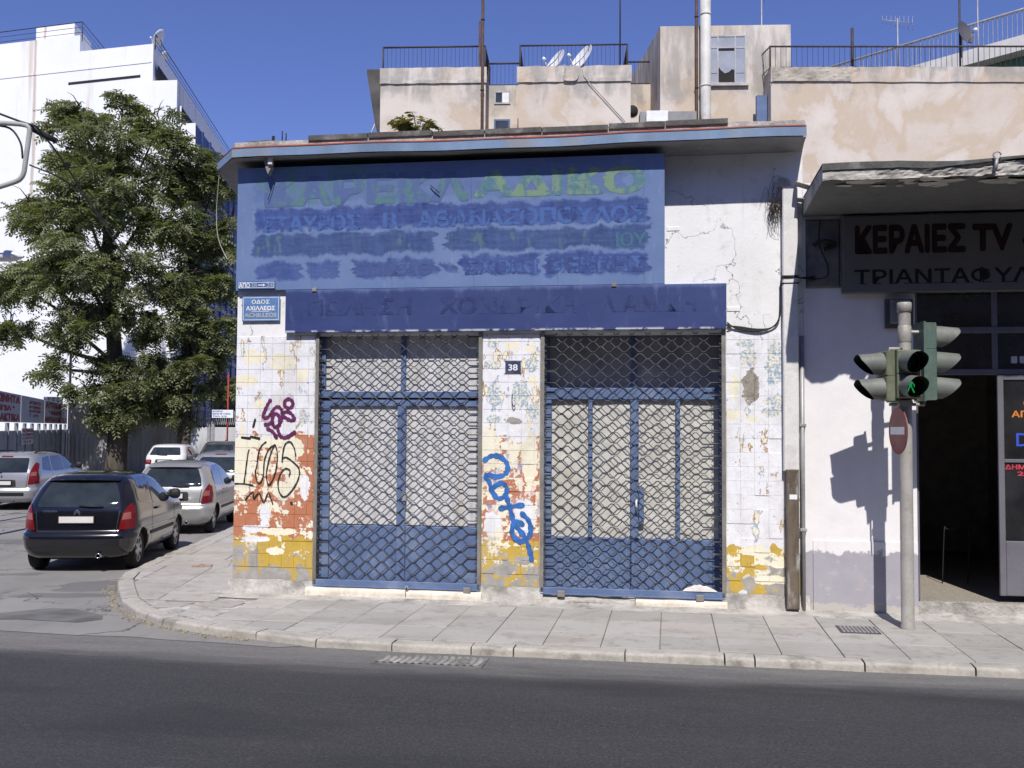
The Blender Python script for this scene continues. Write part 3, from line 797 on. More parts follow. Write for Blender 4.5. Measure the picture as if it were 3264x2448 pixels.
mbs = MB(); n = len(eo); rws = [sof_pt(t / 6) for t in range(7)]
vs = [r(i) for r in rws for i in range(n)]
mbs.add(vs, [(r * n + i, (r + 1) * n + i, (r + 1) * n + i + 1, r * n + i + 1) for r in range(6) for i in range(n - 1)], True)
# ragged end of the cove at the right
e = [r(n - 1) for r in rws]
mbs.add(e + [(WR, 0.3, WT), (WR, .3, 5.6)], [tuple(range(len(e) + 2))])
mbs.part('soffit', M['soffit'], shop)
sweep([lambda i: V3(I3[i], zf0(eo[i].x) + .012), lambda i: V3(I2[i], zf0(eo[i].x)), lambda i: V3(eo[i], zf0(eo[i].x)), lambda i: V3(eo[i], zf0(eo[i].x) + .105), lambda i: V3(I3[i], zf0(eo[i].x) + .108)], 'fascia', M['fascia'])
sweep([lambda i: V3(eo[i] + (eo[i] - wo[i]).normalized() * .006, zf0(eo[i].x) + .107), lambda i: V3(eo[i] + (eo[i] - wo[i]).normalized() * .006, zf0(eo[i].x) + .114), lambda i: V3(I4[i], zf0(eo[i].x) + .165), lambda i: V3(I4[i], zf0(eo[i].x) + .150)], 'red_flashing', M['red_trim'])
I5 = ins(.125); I6 = ins(.62)
def par(i, z, d): 
    p = d[i]; return (p.x, p.y, zf0(p.x) + z + mnoise.noise(Vector((p.x * 4, p.y * 4, z * 9))) * .012)
sweep([lambda i: par(i, .12, I5), lambda i: par(i, .215, I5), lambda i: par(i, .222, I6), lambda i: par(i, .1, I6)], 'parapet', M['cement'])
s = 1.06; k = 0
while s < 6.05:
    L = random.uniform(.62, .84); L = min(L, 6.1 - s)
    zz = zf0(s) + .208
    c = MB(); 
    c.grid(lambda u, v: (s + .006 + u * (L - .012), -.53 + .10 + v * .44, zz + [0, .065, .072, .07, .06][min(4, int(v * 4 + .01))] + mnoise.noise(Vector(((s + u * L) * 6, v * 5, 0))) * .010), 8, 4)
    b0 = MB().box(s + .006, s + L - .006, -.53 + .102, -.12, zz - .008, zz + .055)
    c.add(b0.v, b0.f)
    c.part('felt_cap', M['bitumen'], shop)
    s += L
lc = MB().prism([(.17, -.26), (.55, -.30), (.52, .02), (.2, .05)], zf0(.2) + .212, zf0(.2) + .27).part('felt_cap', M['bitumen'], shop)
# roof deck
MB().prism([(.3, .1), (WR - .1, .1), (WR - .1, 4.7), (P4.x + .3, 4.7)], 5.62, 5.7).part('roof', M['cement'], shop)
# fallen render lump and a steel bracket under the eave, right ragged edge of the cove
hp = MB(); hp.prism([(.50, 5.56), (.60, 5.56), (.605, 5.40), (.56, 5.31), (.52, 5.42)], -.44, -.36, 'y'); hp.part('render_fragment', M['cement'], shop)
MB().cbox(.57, .625, -.475, -.445, 5.42, 5.56).part('bracket', M['lead'], shop)
# marble thresholds and worn step
def step_block(a, b, n0, z0, z1, mat, seed, chip=.012):
    mb = MB()
    prof = [(n0, z0), (n0, z1 - .02), (n0 - .02, z1), (n0 - .25, z1 + .004)]
    def f(u, v):
        q = v * (len(prof) - 1); k = min(int(q), 2); t = q - k
        n = prof[k][0] * (1 - t) + prof[k + 1][0] * t; z = prof[k][1] * (1 - t) + prof[k + 1][1] * t
        s = a + u * (b - a); e = mnoise.noise(Vector((s * 5, v * 4, seed)))
        return (s, -(n + e * chip), z + e * chip * .6)
    nu = max(6, int((b - a) / .06)); mb.grid(f, nu, 9)
    for u in (0, 1):
        pts = [f(u, j / 9) for j in range(10)] + [(a + u * (b - a), .2, z0)]
        mb.add(pts, [tuple(range(11)) if u else tuple(range(10, -1, -1))])
    return mb.part('threshold', mat, shop)
step_block(.99, 2.26, .085, PAV - .02, .235, M['marble'], 1); step_block(2.27, 3.20, .085, PAV - .02, .232, M['marble'], 2)
step_block(3.86, 5.03, .05, PAV - .02, .205, M['cement'], 5, .04); step_block(5.04, 6.09, .075, PAV + .01, .215, M['marble'], 6)
MB().box(1.05, 3.18, .0, .6, PAV - .02, .22).box(3.885, 6.085, 0, 1.0, PAV - .02, .2).part('threshold_bed', M['cement'], shop)

# joinery behind the grilles
def frame(mb, s0, s1, z0, z1, y, wd, dp=.06):
    mb.cbox(s0, s0 + wd, y - dp, y, z0, z1); mb.cbox(s1 - wd, s1, y - dp, y, z0, z1)
    mb.cbox(s0 + wd, s1 - wd, y - dp + .002, y, z0, z0 + wd); mb.cbox(s0 + wd, s1 - wd, y - dp + .002, y, z1 - wd, z1)
y = .20
jl = thing('shop_window', 'blue framed shop window with whitened panes behind the grille beside the corner pillar', 'window', (2.1, y, .22))
fr_ = MB()
for a, b in ((1.06, 1.20), (2.075, 2.185), (3.095, 3.175)): fr_.cbox(a, b, y - .06, y, .25, 2.475)
fr_.cbox(1.06, 3.175, y - .055, y, 2.475, 2.56); fr_.cbox(1.06, 3.175, y - .075, y, 2.58, 2.66)
fr_.cbox(1.06, 1.13, y - .06, y, 2.66, 3.4); fr_.cbox(2.11, 2.175, y - .05, y, 2.66, 3.4); fr_.cbox(3.12, 3.175, y - .06, y, 2.66, 3.4)
fr_.part('frame', M['frame_blue'], jl)
for a, b in ((1.20, 2.075), (2.185, 3.095)):
    MB().box(a, b, y - .018, y - .006, 1.0, 2.475).part('pane', M['pane_white'], jl)
    MB().cbox(a, b, y - .045, y - .004, .25, .99, .01).part('bottom_panel', M['frame_blue'], jl)
for a, b in ((1.13, 2.11), (2.175, 3.12)): MB().box(a, b, y - .018, y - .006, 2.66, 3.4).part('pane', M['pane_white'], jl)
MB().cbox(2.15, 2.20, y - .075, y - .055, 1.30, 1.42).part('lock', M['galv'], jl)
y = .52
jr = thing('shop_door', 'blue four-leaf shop door with dusty cream panes behind the grille', 'door', (5.0, y, .2))
fr_ = MB()
for a, b in ((3.89, 3.975), (4.434, 4.485), (4.955, 5.055), (5.507, 5.56), (6.015, 6.08)): fr_.cbox(a, b, y - .07, y, .87, 2.57)
fr_.cbox(3.89, 6.08, y - .075, y, 2.57, 2.72, .01); fr_.cbox(3.89, 3.95, y - .06, y, 2.72, 3.4); fr_.cbox(4.96, 5.03, y - .06, y, 2.72, 3.4); fr_.cbox(6.02, 6.08, y - .06, y, 2.72, 3.4)
fr_.part('frame', M['frame_blue'], jr)
def soft_pane(a, b, z0, z1, seed):
    def f(u, v):
        s = a + u * (b - a); z = z0 + v * (z1 - z0)
        e = abs(math.sin((s * 5.3 + z * 6.1) * 1.0 + seed)) * abs(math.sin((s * 5.3 - z * 6.1) + seed * .7))
        k = min(1, 8 * u * (1 - u)) * min(1, 14 * v * (1 - v))
        return (s, y - .012 - .012 * k * e + mnoise.noise(Vector((s * 3, z * 3, seed))) * .006, z)
    return MB().grid(lambda u, v: f(u, v), 14, 44).part('pane', M['pane_cream'], jr)
for i, (a, b) in enumerate(((3.975, 4.434), (4.485, 4.955), (5.055, 5.507), (5.56, 6.015))): soft_pane(a, b, .87, 2.57, i * 1.3)
M['fan_dark'] = glass_dark('fanlight_glass', (.20, .205, .22), .5)
for a, b in ((3.95, 4.96), (5.03, 6.02)): MB().box(a, b, y - .02, y - .01, 2.72, 3.4).part('fanlight', M['fan_dark'], jr)
MB().cbox(3.89, 4.955, y - .05, y, .2, .868, .01).part('bottom_panel', M['frame_blue'], jr)
MB().cbox(4.962, 6.08, y - .05, y, .2, .868, .01).part('bottom_panel', M['frame_blue'], jr)
MB().cbox(5.06, 5.12, y - .095, y - .06, 1.05, 1.5).part('lock', M['frame_blue'], jr); MB().tube([(5.03, y - .08, 1.22), (5.03, y - .14, 1.24), (5.03, y - .14, 1.36)], .012).part('handle', M['plate_white'], jr)
# dark shop interior behind the glass
MB().box(1.0, 6.2, 1.6, 1.7, PAV, 3.6).part('partition', M['dark_in'], shop)

# ------------------------------------------------------------ roller grilles
def grille(name, label, a, b, z0, z1, y, rows, wave, seed):
    g = thing(name, label, 'roller grille', ((a + b) / 2, y, z0), group='roller grilles over the shop openings')
    random.seed(seed)
    for s in (a, b - .045):
        r = MB(); r.box(s, s + .045, y - .004, y + .0, z0 - .02, z1 + .1); 
        if s == a: r.box(s, s + .006, y - .05, y - .004, z0 - .02, z1 + .1).box(s + .006, s + .045, y - .05, y - .044, z0 - .02, z1 + .1)
        else: r.box(s + .039, s + .045, y - .05, y - .004, z0 - .02, z1 + .1).box(s, s + .0385, y - .05, y - .044, z0 - .02, z1 + .1)
        r.part('guide_rail', M['rail_grey'], g)
    p = (z1 - z0 - .12) / rows
    x0, x1 = a + .03, b - .03
    flat = .13
    nw = round((x1 - x0 - 2 * flat) / wave); wl = (x1 - x0 - 2 * flat) / nw
    def rod(sign):
        pts = [(x0, 0, .004 * sign), (x0 + flat - .02, 0, .004 * sign)]
        for k in range(nw):
            q = x0 + flat + k * wl; h = p / 2 - .005
            pts += [(q + wl * .08, 0, sign * .006), (q + wl * .40, .0, sign * h), (q + wl * .60, .0, sign * h), (q + wl * .92, 0, sign * .006)]
        pts += [(x1 - flat + .02, 0, .004 * sign), (x1, 0, .004 * sign)]
        off = OFF[g.name]
        mb = MB().tube([(px, y - .024 + (.004 * sign), pz) for px, _, pz in pts], .006, 6)
        return mb.mesh('rod', M['grille'], Vector((off.x, off.y, 0)))
    meshes = rod(1), rod(-1)
    for k in range(rows + 1):
        zc = z0 + .09 + k * p
        for sg, me in zip((1, -1), meshes):
            if k == 0 and sg < 0: continue
            o = bpy.data.objects.new('rod', me); COL.objects.link(o); o.parent = g
            o.location = (random.uniform(-.004, .004), random.uniform(-.003, .003), zc - z0 + random.uniform(-.009, .009))
            o.rotation_euler = (0, random.uniform(-.0036, .0036), 0)
    # chain links between rods, at both guides
    ch = MB()
    for s in (a + .055, b - .055):
        for k in range(rows * 2):
            zc = z0 + .12 + k * p / 2
            ch.tube([(s - .022, y - .02, zc - .02), (s, y - .026, zc), (s + .022, y - .02, zc + .02)], .0042, 5); ch.tube([(s + .022, y - .02, zc - .02), (s, y - .022, zc), (s - .022, y - .02, zc + .02)], .0042, 5)
    ch.part('link_chain', M['grille'], g, kind='stuff')
    bb = MB(); bb.cbox(a + .01, b - .01, y - .05, y - .005, z0, z0 + .085, .006); bb.cbox(a + .01, b - .01, y - .062, y - .05, z0 + .0, z0 + .018, .004)
    bar = bb.part('bottom_bar', M['frame_blue'], g)
    return g, bar
gl, barl = grille('roller_grille', 'closed lattice roller grille between the corner pillar and the number pillar', 1.055, 3.178, .245, 3.36, .03, 20, .19, 3)
gr_, barr = grille('roller_grille', 'closed lattice roller grille between the number pillar and the end pillar', 3.895, 6.08, .235, 3.36, .03, 21, .195, 4)
pl = thing('padlock', 'brass padlock hanging from the bottom bar of the left grille', 'padlock', (2.27, -.05, .21))
MB().cbox(2.243, 2.297, -.075, -.045, .175, .235, .006).part('body', pm('brass_old', (.30, .23, .10), .45, .7), pl); MB().tube(smooth_line([(2.252, -.06, .235), (2.254, -.06, .27), (2.27, -.06, .285), (2.286, -.06, .27), (2.288, -.06, .235)]), .006, 6).part('shackle', M['galv'], pl)
for s, bar in ((3.02, barl), (4.16, barr), (5.78, barr)):
    MB().cbox(s - .045, s + .045, -.075, -.035, .215, .29, .006).part('lock_box', M['rail_grey'], bar)
bag = MB()
bag.grid(lambda u, v: (5.6 + u * .36 + .02 * math.sin(v * 9), .0 - v * .03, .325 + .075 * math.sin(u * math.pi) ** .7 * math.sin(v * math.pi) ** .6 * (1 + .35 * mnoise.noise(Vector((u * 7, v * 5, 1))))), 16, 10)
bag.top('plastic_bag', pm('bag_white', (.62, .6, .58), .5), 'crumpled pale plastic bag caught on the right grille bottom bar', 'bag', (5.78, -.01, .32))
# ------------------------------------------------------------ signs and plates on the corner shop
ST = lambda z: .06 + .185 * (z - 3.93)            # the big board leans out at the top
def sheet(s, z, lift=0.): 
    z2 = 3.93 + (z - 3.93) * .955
    return (s + (5.43 - s) * .084 * (ST(z2) - .06), -ST(z2) - lift + mnoise.noise(Vector((s * .8, z2 * .9, 3))) * .005, z2)
us = thing('upper_signboard', 'big pale blue signboard with brushed-over lettering under the eave', 'signboard', (2.7, -.06, 3.93))
bd = MB(); n0 = len(bd.v)
xs = [0.0 + 5.375 * i / 20 for i in range(21)]
def bow(s, z): return mnoise.noise(Vector((s * .8, z * .9, 3))) * .006
bd.grid(lambda u, v: sheet(5.375 * u, 3.935 + v * 1.555), 80, 24, True)
f0, f1 = [sheet(0, 3.935), sheet(5.375, 3.935)], [sheet(0, 5.49), sheet(5.375, 5.49)]
for (a, b) in ((f0[0], f0[1]), (f1[1], f1[0]), (f0[1], f1[1]), (f1[0], f0[0])):
    bd.add([a, (a[0], -.012, a[2]), (b[0], -.012, b[2]), b], [(0, 1, 2, 3)])
bd.part('board', M['usign'], us)
def stext(body, s0, s1, z0, z1, bold, mat, lift=.0014):
    return text_mb(body, s1 - s0, z1 - z0, bold, place=lambda a, b: sheet(s0 + a, z0 + b, lift)).part('lettering', mat, us)
L1a = worn_letters('letters_green_worn', (.12, .24, .26), (.11, .165, .36), .47, 5)
L1b = worn_letters('letters_green', (.22, .33, .235), (.11, .225, .30), .50, 5)
L2 = worn_letters('letters_blue', (.085, .165, .43), (.050, .078, .235), .55, 6)
L3 = worn_letters('letters_dull', (.075, .155, .22), (.046, .08, .205), .40, 6)
L4 = worn_letters('letters_blue_worn', (.10, .175, .43), (.055, .085, .25), .50, 6)
stext('ΚΑΡΕΚΛ', .355, 3.02, 4.99, 5.37, .055, L1a); stext('ΑΔΙΚΟ', 3.06, 5.15, 5.03, 5.36, .055, L1b)
stext('ΣΤΑΥΡΟΣ', .34, 1.62, 4.675, 4.87, .045, L2); stext('Β.', 1.915, 2.16, 4.685, 4.88, .045, L2); stext('ΑΘΑΝΑΣΟΠΟΥΛΟΣ', 2.345, 5.165, 4.685, 4.89, .045, L2)
stext('ΙΟΥ', 4.80, 5.16, 4.39, 4.56, .03, worn_letters('letters_green_dull', (.075, .185, .27), (.06, .11, .26), .56, 6))
stext('ΣΧΟΙΝΙ', 2.96, 3.86, 4.085, 4.26, .04, L4); stext('ΒΙΕΝΝΗΣ', 3.97, 5.15, 4.085, 4.28, .045, L4)
stext('ΕΠΙΚΑΘ', 1.58, 2.55, 4.09, 4.25, .03, worn_letters('letters_ghost', (.14, .20, .39), (.08, .12, .29), .40, 6))
ls = thing('lower_signboard', 'long dark blue signboard across both shop openings', 'signboard', (3.4, -.06, 3.39))
MB().cbox(.672, 6.09, -.085, -.004, 3.39, 3.925, .004).part('board', M['lsign'], ls)
LG = worn_letters('letters_navy', (.021, .033, .118), (.034, .052, .162), .46, 4)
for body, a, b in (('ΠΩΛΗΣΗ', .97, 2.3), ('ΧΟΝΔΡΙΚΗ', 2.65, 4.35), ('ΛΙΑΝΙΚΗ', 4.6, 5.75)):
    ftext(body, a, b, 3.60, 3.80, -.0868, .04).part('lettering', LG, ls)
for s in (1.02, 4.75): MB().cbox(s, s + .06, -.10, -.07, 3.90, 3.945).part('clip', M['rail_grey'], ls)
# loose wires and nails over the big board
for k, (s, z, dx, dz, r) in enumerate(((.50, 5.32, -.08, -.24, .004), (2.52, 5.2, .12, -.10, .006))):
    MB().tube(smooth_line([sheet(s, z, .02), sheet(s + dx * .5, z + dz * .5, .03), sheet(s + dx, z + dz, .03)]), r, 5).part('wire_stub', M['cable'], us)
def plate(name, label, s0, s1, z0, z1, y, mat, border=True, cat='street sign'):
    p = thing(name, label, cat, ((s0 + s1) / 2, y, z0))
    MB().cbox(s0, s1, y - .006, y, z0, z1, .003).part('plate', mat, p)
    if border:
        b = MB(); e = .014; w_ = .006; q = y - .0075
        for (a, c, d, f) in ((s0 + e, s1 - e, z0 + e, z0 + e + w_), (s0 + e, s1 - e, z1 - e - w_, z1 - e), (s0 + e, s0 + e + w_, z0 + e + w_, z1 - e - w_), (s1 - e - w_, s1 - e, z0 + e + w_, z1 - e - w_)):
            b.add([(a, q, d), (c, q, d), (c, q, f), (a, q, f)], [(0, 1, 2, 3)])
        b.part('border', M['plate_white'], p)
    return p
p = plate('number_range_plate', 'narrow blue plate reading 38 to 24 on the big board corner', .035, .535, 3.945, 4.045, -.085, M['plate_blue'])
q = -.0935
ftext('ΑΠΟ', .055, .20, 3.963, 4.022, q, .03).part('lettering', M['plate_white'], p); ftext('38', .215, .295, 3.963, 4.025, q, .02).part('lettering', M['letter_pale'], p); ftext('24', .425, .505, 3.963, 4.025, q, .02).part('lettering', M['letter_pale'], p)
MB().add([(.31, q, 3.988), (.38, q, 3.988), (.38, q, 4.0), (.31, q, 4.0)], [(0, 1, 2, 3)]).add([(.375, q, 3.975), (.405, q, 3.994), (.375, q, 4.013)], [(0, 1, 2)]).part('arrow', M['plate_white'], p)
p = plate('street_name_plate', 'blue enamel street name plate in Greek and Latin letters on the corner pillar', .077, .58, 3.545, 3.86, -.03, M['plate_light'])
q = -.0385
ftext('ΟΔΟΣ', .205, .445, 3.765, 3.815, q, .02).part('lettering', M['plate_white'], p); ftext('ΑΧΙΛΛΕΩΣ', .13, .52, 3.68, 3.735, q, .03).part('lettering', M['plate_white'], p)
ftext('ACHILLEOS', .11, .54, 3.595, 3.65, q, .03).part('lettering', pm('letter_grey', (.42, .43, .42), .5), p)
MB().add([(.20, q, 3.664), (.44, q, 3.664), (.44, q, 3.67), (.20, q, 3.67)], [(0, 1, 2, 3)]).part('underline', M['plate_white'], p)
p = plate('house_number_plate', 'small dark blue number plate 38 on the middle pillar', 3.462, 3.652, 2.878, 3.022, -.012, pm('enamel_navy', (.045, .06, .14), .4, var=.3, dirt=(.3, .27, .2), dirt_amt=.5), border=False)
ftext('38', 3.50, 3.615, 2.91, 2.99, -.0205, .025).part('lettering', M['plate_white'], p)
MB().cbox(3.452, 3.662, -.015, -.0125, 2.868, 2.88).cbox(3.452, 3.662, -.015, -.0125, 3.02, 3.032).part('edge_strip', M['wood_old'], p)
MB().tube(smooth_line([(3.55, -.01, 2.63), (3.55, -.035, 2.58), (3.555, -.045, 2.51), (3.575, -.045, 2.47), (3.59, -.04, 2.50)]), .006, 6).top('iron_hook', M['cable'], 'rusty iron hook below the house number on the middle pillar', 'hook', (3.55, -.01, 2.6))

# graffiti
GP = [[(.465, 2.541), (.428, 2.485), (.396, 2.413), (.372, 2.348), (.4, 2.32), (.45, 2.342), (.492, 2.396), (.523, 2.443), (.566, 2.461), (.611, 2.432), (.627, 2.373), (.619, 2.301), (.589, 2.23)], [(.594, 2.289), (.59, 2.252), (.577, 2.222), (.557, 2.206), (.535, 2.206), (.514, 2.222), (.5, 2.252), (.494, 2.289), (.499, 2.326), (.512, 2.356), (.532, 2.372), (.554, 2.373), (.574, 2.356), (.589, 2.326), (.594, 2.289)], [(.631, 2.355), (.661, 2.396), (.711, 2.397), (.761, 2.361), (.785, 2.314), (.763, 2.29), (.713, 2.302), (.662, 2.331)], [(.765, 2.504), (.76, 2.479), (.745, 2.459), (.723, 2.448), (.698, 2.448), (.675, 2.459), (.659, 2.479), (.653, 2.503), (.658, 2.528), (.673, 2.548), (.696, 2.559), (.721, 2.559), (.743, 2.548), (.759, 2.528), (.765, 2.504)], [(.564, 2.218), (.578, 2.159), (.604, 2.1), (.654, 2.076), (.716, 2.094), (.79, 2.146)], [(.44, 2.187), (.503, 2.152), (.554, 2.081)], [(.408, 2.241), (.451, 2.247), (.501, 2.277)]]
GK = [[(.268, 2.3), (.245, 2.21)], [(.096, 2.074), (.203, 2.063)], [(.216, 2.085), (.329, 2.062)], [(.194, 1.918), (.182, 1.87), (.16, 1.704), (.155, 1.659), (.137, 1.508)], [(.019, 1.493), (.144, 1.491), (.255, 1.475)], [(.418, 2.021), (.356, 1.967), (.32, 1.872), (.304, 1.73), (.285, 1.635), (.308, 1.53), (.35, 1.505), (.39, 1.598), (.401, 1.779), (.445, 1.909), (.495, 1.964), (.544, 1.981)], [(.532, 1.986), (.484, 1.874), (.448, 1.732), (.431, 1.598), (.462, 1.481), (.515, 1.546), (.561, 1.69), (.571, 1.875), (.549, 1.969)], [(.814, 1.854), (.793, 1.947), (.742, 2.025), (.68, 2.005), (.651, 1.923), (.635, 1.781)], [(.64, 1.817), (.679, 1.833), (.721, 1.817), (.771, 1.783), (.854, 1.705), (.863, 1.604), (.817, 1.486), (.725, 1.368), (.655, 1.341), (.6, 1.416), (.59, 1.534), (.637, 1.652), (.69, 1.692), (.744, 1.665), (.733, 1.606)], [(.162, 1.3), (.257, 1.393), (.272, 1.308), (.34, 1.381), (.404, 1.265), (.463, 1.383), (.521, 1.254)], [(.764, 1.265), (.775, 1.26)]]
GB = [[(3.217, 1.823), (3.297, 1.874), (3.392, 1.869), (3.477, 1.807), (3.499, 1.718), (3.457, 1.651), (3.362, 1.623), (3.267, 1.649), (3.231, 1.628), (3.274, 1.56), (3.311, 1.446), (3.385, 1.364), (3.469, 1.397), (3.49, 1.49), (3.426, 1.547), (3.342, 1.509)], [(3.418, 1.245), (3.544, 1.268), (3.68, 1.287)], [(3.495, 1.366), (3.533, 1.243), (3.566, 1.12), (3.608, 1.038), (3.692, .937), (3.745, .836), (3.777, .734), (3.798, .643)], [(3.681, 1.184), (3.76, 1.103), (3.786, .981), (3.735, .881), (3.651, .858), (3.567, .924), (3.568, 1.038), (3.629, 1.09), (3.681, 1.061)]]
for L, w_, mk, lab in ((GP, .044, 'graf_purple', 'looping purple spray tag'), (GK, .017, 'graf_black', 'thin black marker tag'), (GB, .058, 'graf_blue', 'broad blue spray lettering')):
    g = MB()
    for k, l in enumerate(L): ribbon(g, l, w_ if len(l) > 2 or mk != 'graf_black' or k == 4 else w_ * 1.5, -.0125 - k * .0009)
    g.part('graffiti', M[mk], shop, label=lab)

# ------------------------------------------------------------ downpipe, conduit, cables on the party line
dp = thing('downpipe', 'white square downpipe with bare dark lower casing at the party wall', 'downpipe', (6.82, -.06, PAV))
MB().cbox(6.728, 6.90, -.115, -.003, 1.74, 5.05, .012).part('upper_pipe', M['lead'], dp)
MB().cbox(6.752, 6.892, -.135, -.003, PAV + .04, 1.76, .012).part('lower_casing', M['wood_old'], dp)
MB().cbox(6.72, 6.905, -.122, -.002, 3.97, 4.0).cbox(6.72, 6.905, -.122, -.002, 3.90, 3.915).part('strap', M['cable'], dp)
MB().add([(6.785, -.138, 1.42), (6.87, -.138, 1.42), (6.87, -.138, 1.475), (6.785, -.138, 1.475)], [(0, 1, 2, 3)]).part('sticker', M['plate_white'], dp)
hd = MB(); hd.lathe([(.02, -.01), (.075, 0), (.085, .05), (.07, .10), (.02, .11)], 9, Matrix.Translation((6.74, -.05, 5.04)) @ Matrix.Rotation(.35, 4, 'Y'), False); hd.part('cement_lump', M['cement'], dp)  # irregular lump of cement by the pipe head
cd = thing('conduit', 'thin grey conduit running down beside the downpipe', 'pipe', (6.95, -.03, PAV))
MB().tube([(6.945, -.045, PAV), (6.945, -.045, 3.3)], .026, 10).part('pipe', M['galv'], cd)
for z in (2.25, 1.05): MB().cbox(6.91, 6.985, -.078, -.002, z, z + .035).part('clamp', M['galv'], cd)
cb = MB()
for k in range(3): cb.tube(smooth_line([(6.10, -.02 - k * .012, 3.47 - k * .03), (6.2, -.03, 3.40 + k * .01), (6.45, -.035, 3.36 + k * .012), (6.62, -.03, 3.41), (6.70, -.03 - k * .01, 3.55), (6.712, -.03, 3.9), (6.74, -.13, 3.985), (6.93, -.10, 3.97), (7.1, -.03, 3.95 + k * .02)]), .009, 6)
cb.top('cable_bundle', M['cable'], 'sagging black cable bundle below the end of the dark blue sign', 'cable', (6.5, 0, 3.4))
# dry climber twigs by the downpipe
random.seed(11); nb = MB()
for k in range(90):
    s0 = 6.66 + random.gauss(0, .045); z0 = 4.86 + random.gauss(0, .09); a = random.uniform(0, 6.28); r = random.uniform(.05, .14)
    nb.tube(smooth_line([(s0, -.03, z0), (s0 + math.cos(a) * r * .5, -.05 - random.random() * .05, z0 + math.sin(a) * r), (s0 + math.cos(a + 1) * r * .8, -.03, z0 - abs(math.sin(a + 1)) * r * 2.0)], 3), .0022, 3, caps=False)
nb.top('dry_climber', pm('dry_twig', (.06, .045, .035), .9), 'tangle of dry black twigs beside the downpipe head', 'dry plant', (6.66, 0, 4.6))
# steel lugs left in the wall
for s, z in ((5.42, 4.57), (6.12, 3.60)):
    pt_ = MB().cbox(s - .02, s + .13, -.008, 0, z, z + .055).part('wall_lug', M['plate_white'], shop)
# roof weed
def weed(name, label, cx, cy, z0, n, sp, hh, mats, fr=FAC):
    random.seed(int(abs(cx) * 100) + n); t = thing(name, label, 'plant', (cx, cy, z0), fr); lf = MB(); stm = MB()
    for k in range(n):
        a = random.uniform(0, 6.28); l = random.uniform(.4, 1) * hh
        pts = smooth_line([(cx, cy, z0), (cx + math.cos(a) * sp * .4, cy + math.sin(a) * sp * .4, z0 + l * .8), (cx + math.cos(a) * sp * random.uniform(.6, 1), cy + math.sin(a) * sp * .7, z0 + l * random.uniform(.45, .95))], 6)
        stm.tube(pts, .004, 4)
        for i in range(3, len(pts)):
            for sg in (-1, 1):
                p = Vector(pts[i]); d = Vector((math.cos(a + sg * 1.2), math.sin(a + sg * 1.2), -.25 + random.uniform(-.2, .2))) * hh * .26
                w_ = Vector((-d.y, d.x, .02)).normalized() * hh * .055
                lf.add([p, p + d * .5 + w_, p + d, p + d * .5 - w_], [(0, 1, 2, 3)], mi=random.randrange(len(mats)))
    stm.part('stems', mats[-1], t); lf.part('leaves', mats, t); return t
M['weed'] = leaf_mat('weed_green', (.09, .15, .035), (.13, .18, .05), (.22, .22, .08)); M['weed_dry'] = leaf_mat('weed_dry', (.30, .20, .09), (.24, .16, .07), (.38, .27, .12))
weed('roof_weed', 'green and dried weed growing on the shop roof edge', 2.33, -.02, 5.80, 30, .36, .33, [M['weed'], M['weed_dry'], M['weed_dry'], M['weed']])
MB().cbox(.50, .53, -.2, -.17, 5.8, 5.86).tube([(.62, -.15, 5.8), (.62, -.15, 5.93)], .008, 6).tube([(.67, -.15, 5.8), (.67, -.15, 5.90)], .008, 6).top('roof_bolts', M['cable'], 'rusty bolts sticking up from the shop parapet by the corner', 'bolts', (.6, -.17, 5.8))

# ------------------------------------------------------------ antenna shop next door
def shop_wall():
    t = NT('shop_wall_paint'); p = t.fpos(); x, y, z = t.sep(p)
    n = t.noise(p, 3, 7, .62); n2 = t.noise(p, 11, 6, .6); n3 = t.noise(t.scale(p, (3, 3, .8)), 2, 6)
    c = t.mix(t.lin(n, .3, .7), (.80, .785, .79), (.72, .70, .71))
    e = t.add(z, t.mul(t.lin(t.add(t.mul(n, .6), t.mul(n2, .4)), .3, .7, -1, 1), .09))
    g = t.mix(t.lin(n, .3, .7), (.385, .37, .41), (.335, .32, .36))
    g = t.mix(t.mul(t.sm(n2, .58, .7), .5), g, (.5, .48, .5))
    c = t.mix(t.sm(e, .84, .81), c, g)
    c = t.mix(t.sm(e, .235, .215), c, (.46, .435, .40))
    c = t.mix(t.mul(t.sm(t.noise(p, 8, 3), .71, .74), t.sm(e, .9, .5)), c, (.12, .11, .11))
    c = t.mix(t.mul(t.sm(n3, .6, .75), .2), c, (.55, .45, .38))
    t.bump(t.add(n, t.mul(n2, .5)), .4, .012)
    return t.done(c, .85, 0, .25)
M['shop_wall'] = shop_wall()
ash = thing('antenna_shop', 'neighbouring antenna shop with broken concrete canopy over a dark doorway', 'building', (9.5, 0, PAV))
w = MB(); w.box(WR + .003, 8.206, .002, .3, PAV - .05, 5.1).box(8.206, 13.5, .002, .3, 3.80, 5.1).box(10.4, 13.5, .002, .3, PAV - .05, 3.80)
w.part('wall', M['shop_wall'], ash)
MB().box(7.06, 8.204, -.014, .0, PAV - .02, .945).box(7.06, 8.19, -.02, .0, PAV - .03, .225).part('dado', M['shop_wall'], ash)
MB().box(8.206, 10.4, .0, 5, PAV - .03, .285).part('floor_step', M['cement'], ash)
def terrazzo():
    t = NT('terrazzo'); p = t.pos(); v = t.vor(p, 55); n = t.noise(p, 3, 5)
    c = t.mix(t.sm(v, .25, .45), (.46, .42, .35), (.26, .235, .20)); c = t.mix(t.mul(t.sm(n, .5, .7), .4), c, (.2, .18, .16))
    return t.done(c, .6)
MB().box(8.206, 10.4, .06, 5, .286, .297).part('floor', terrazzo(), ash)
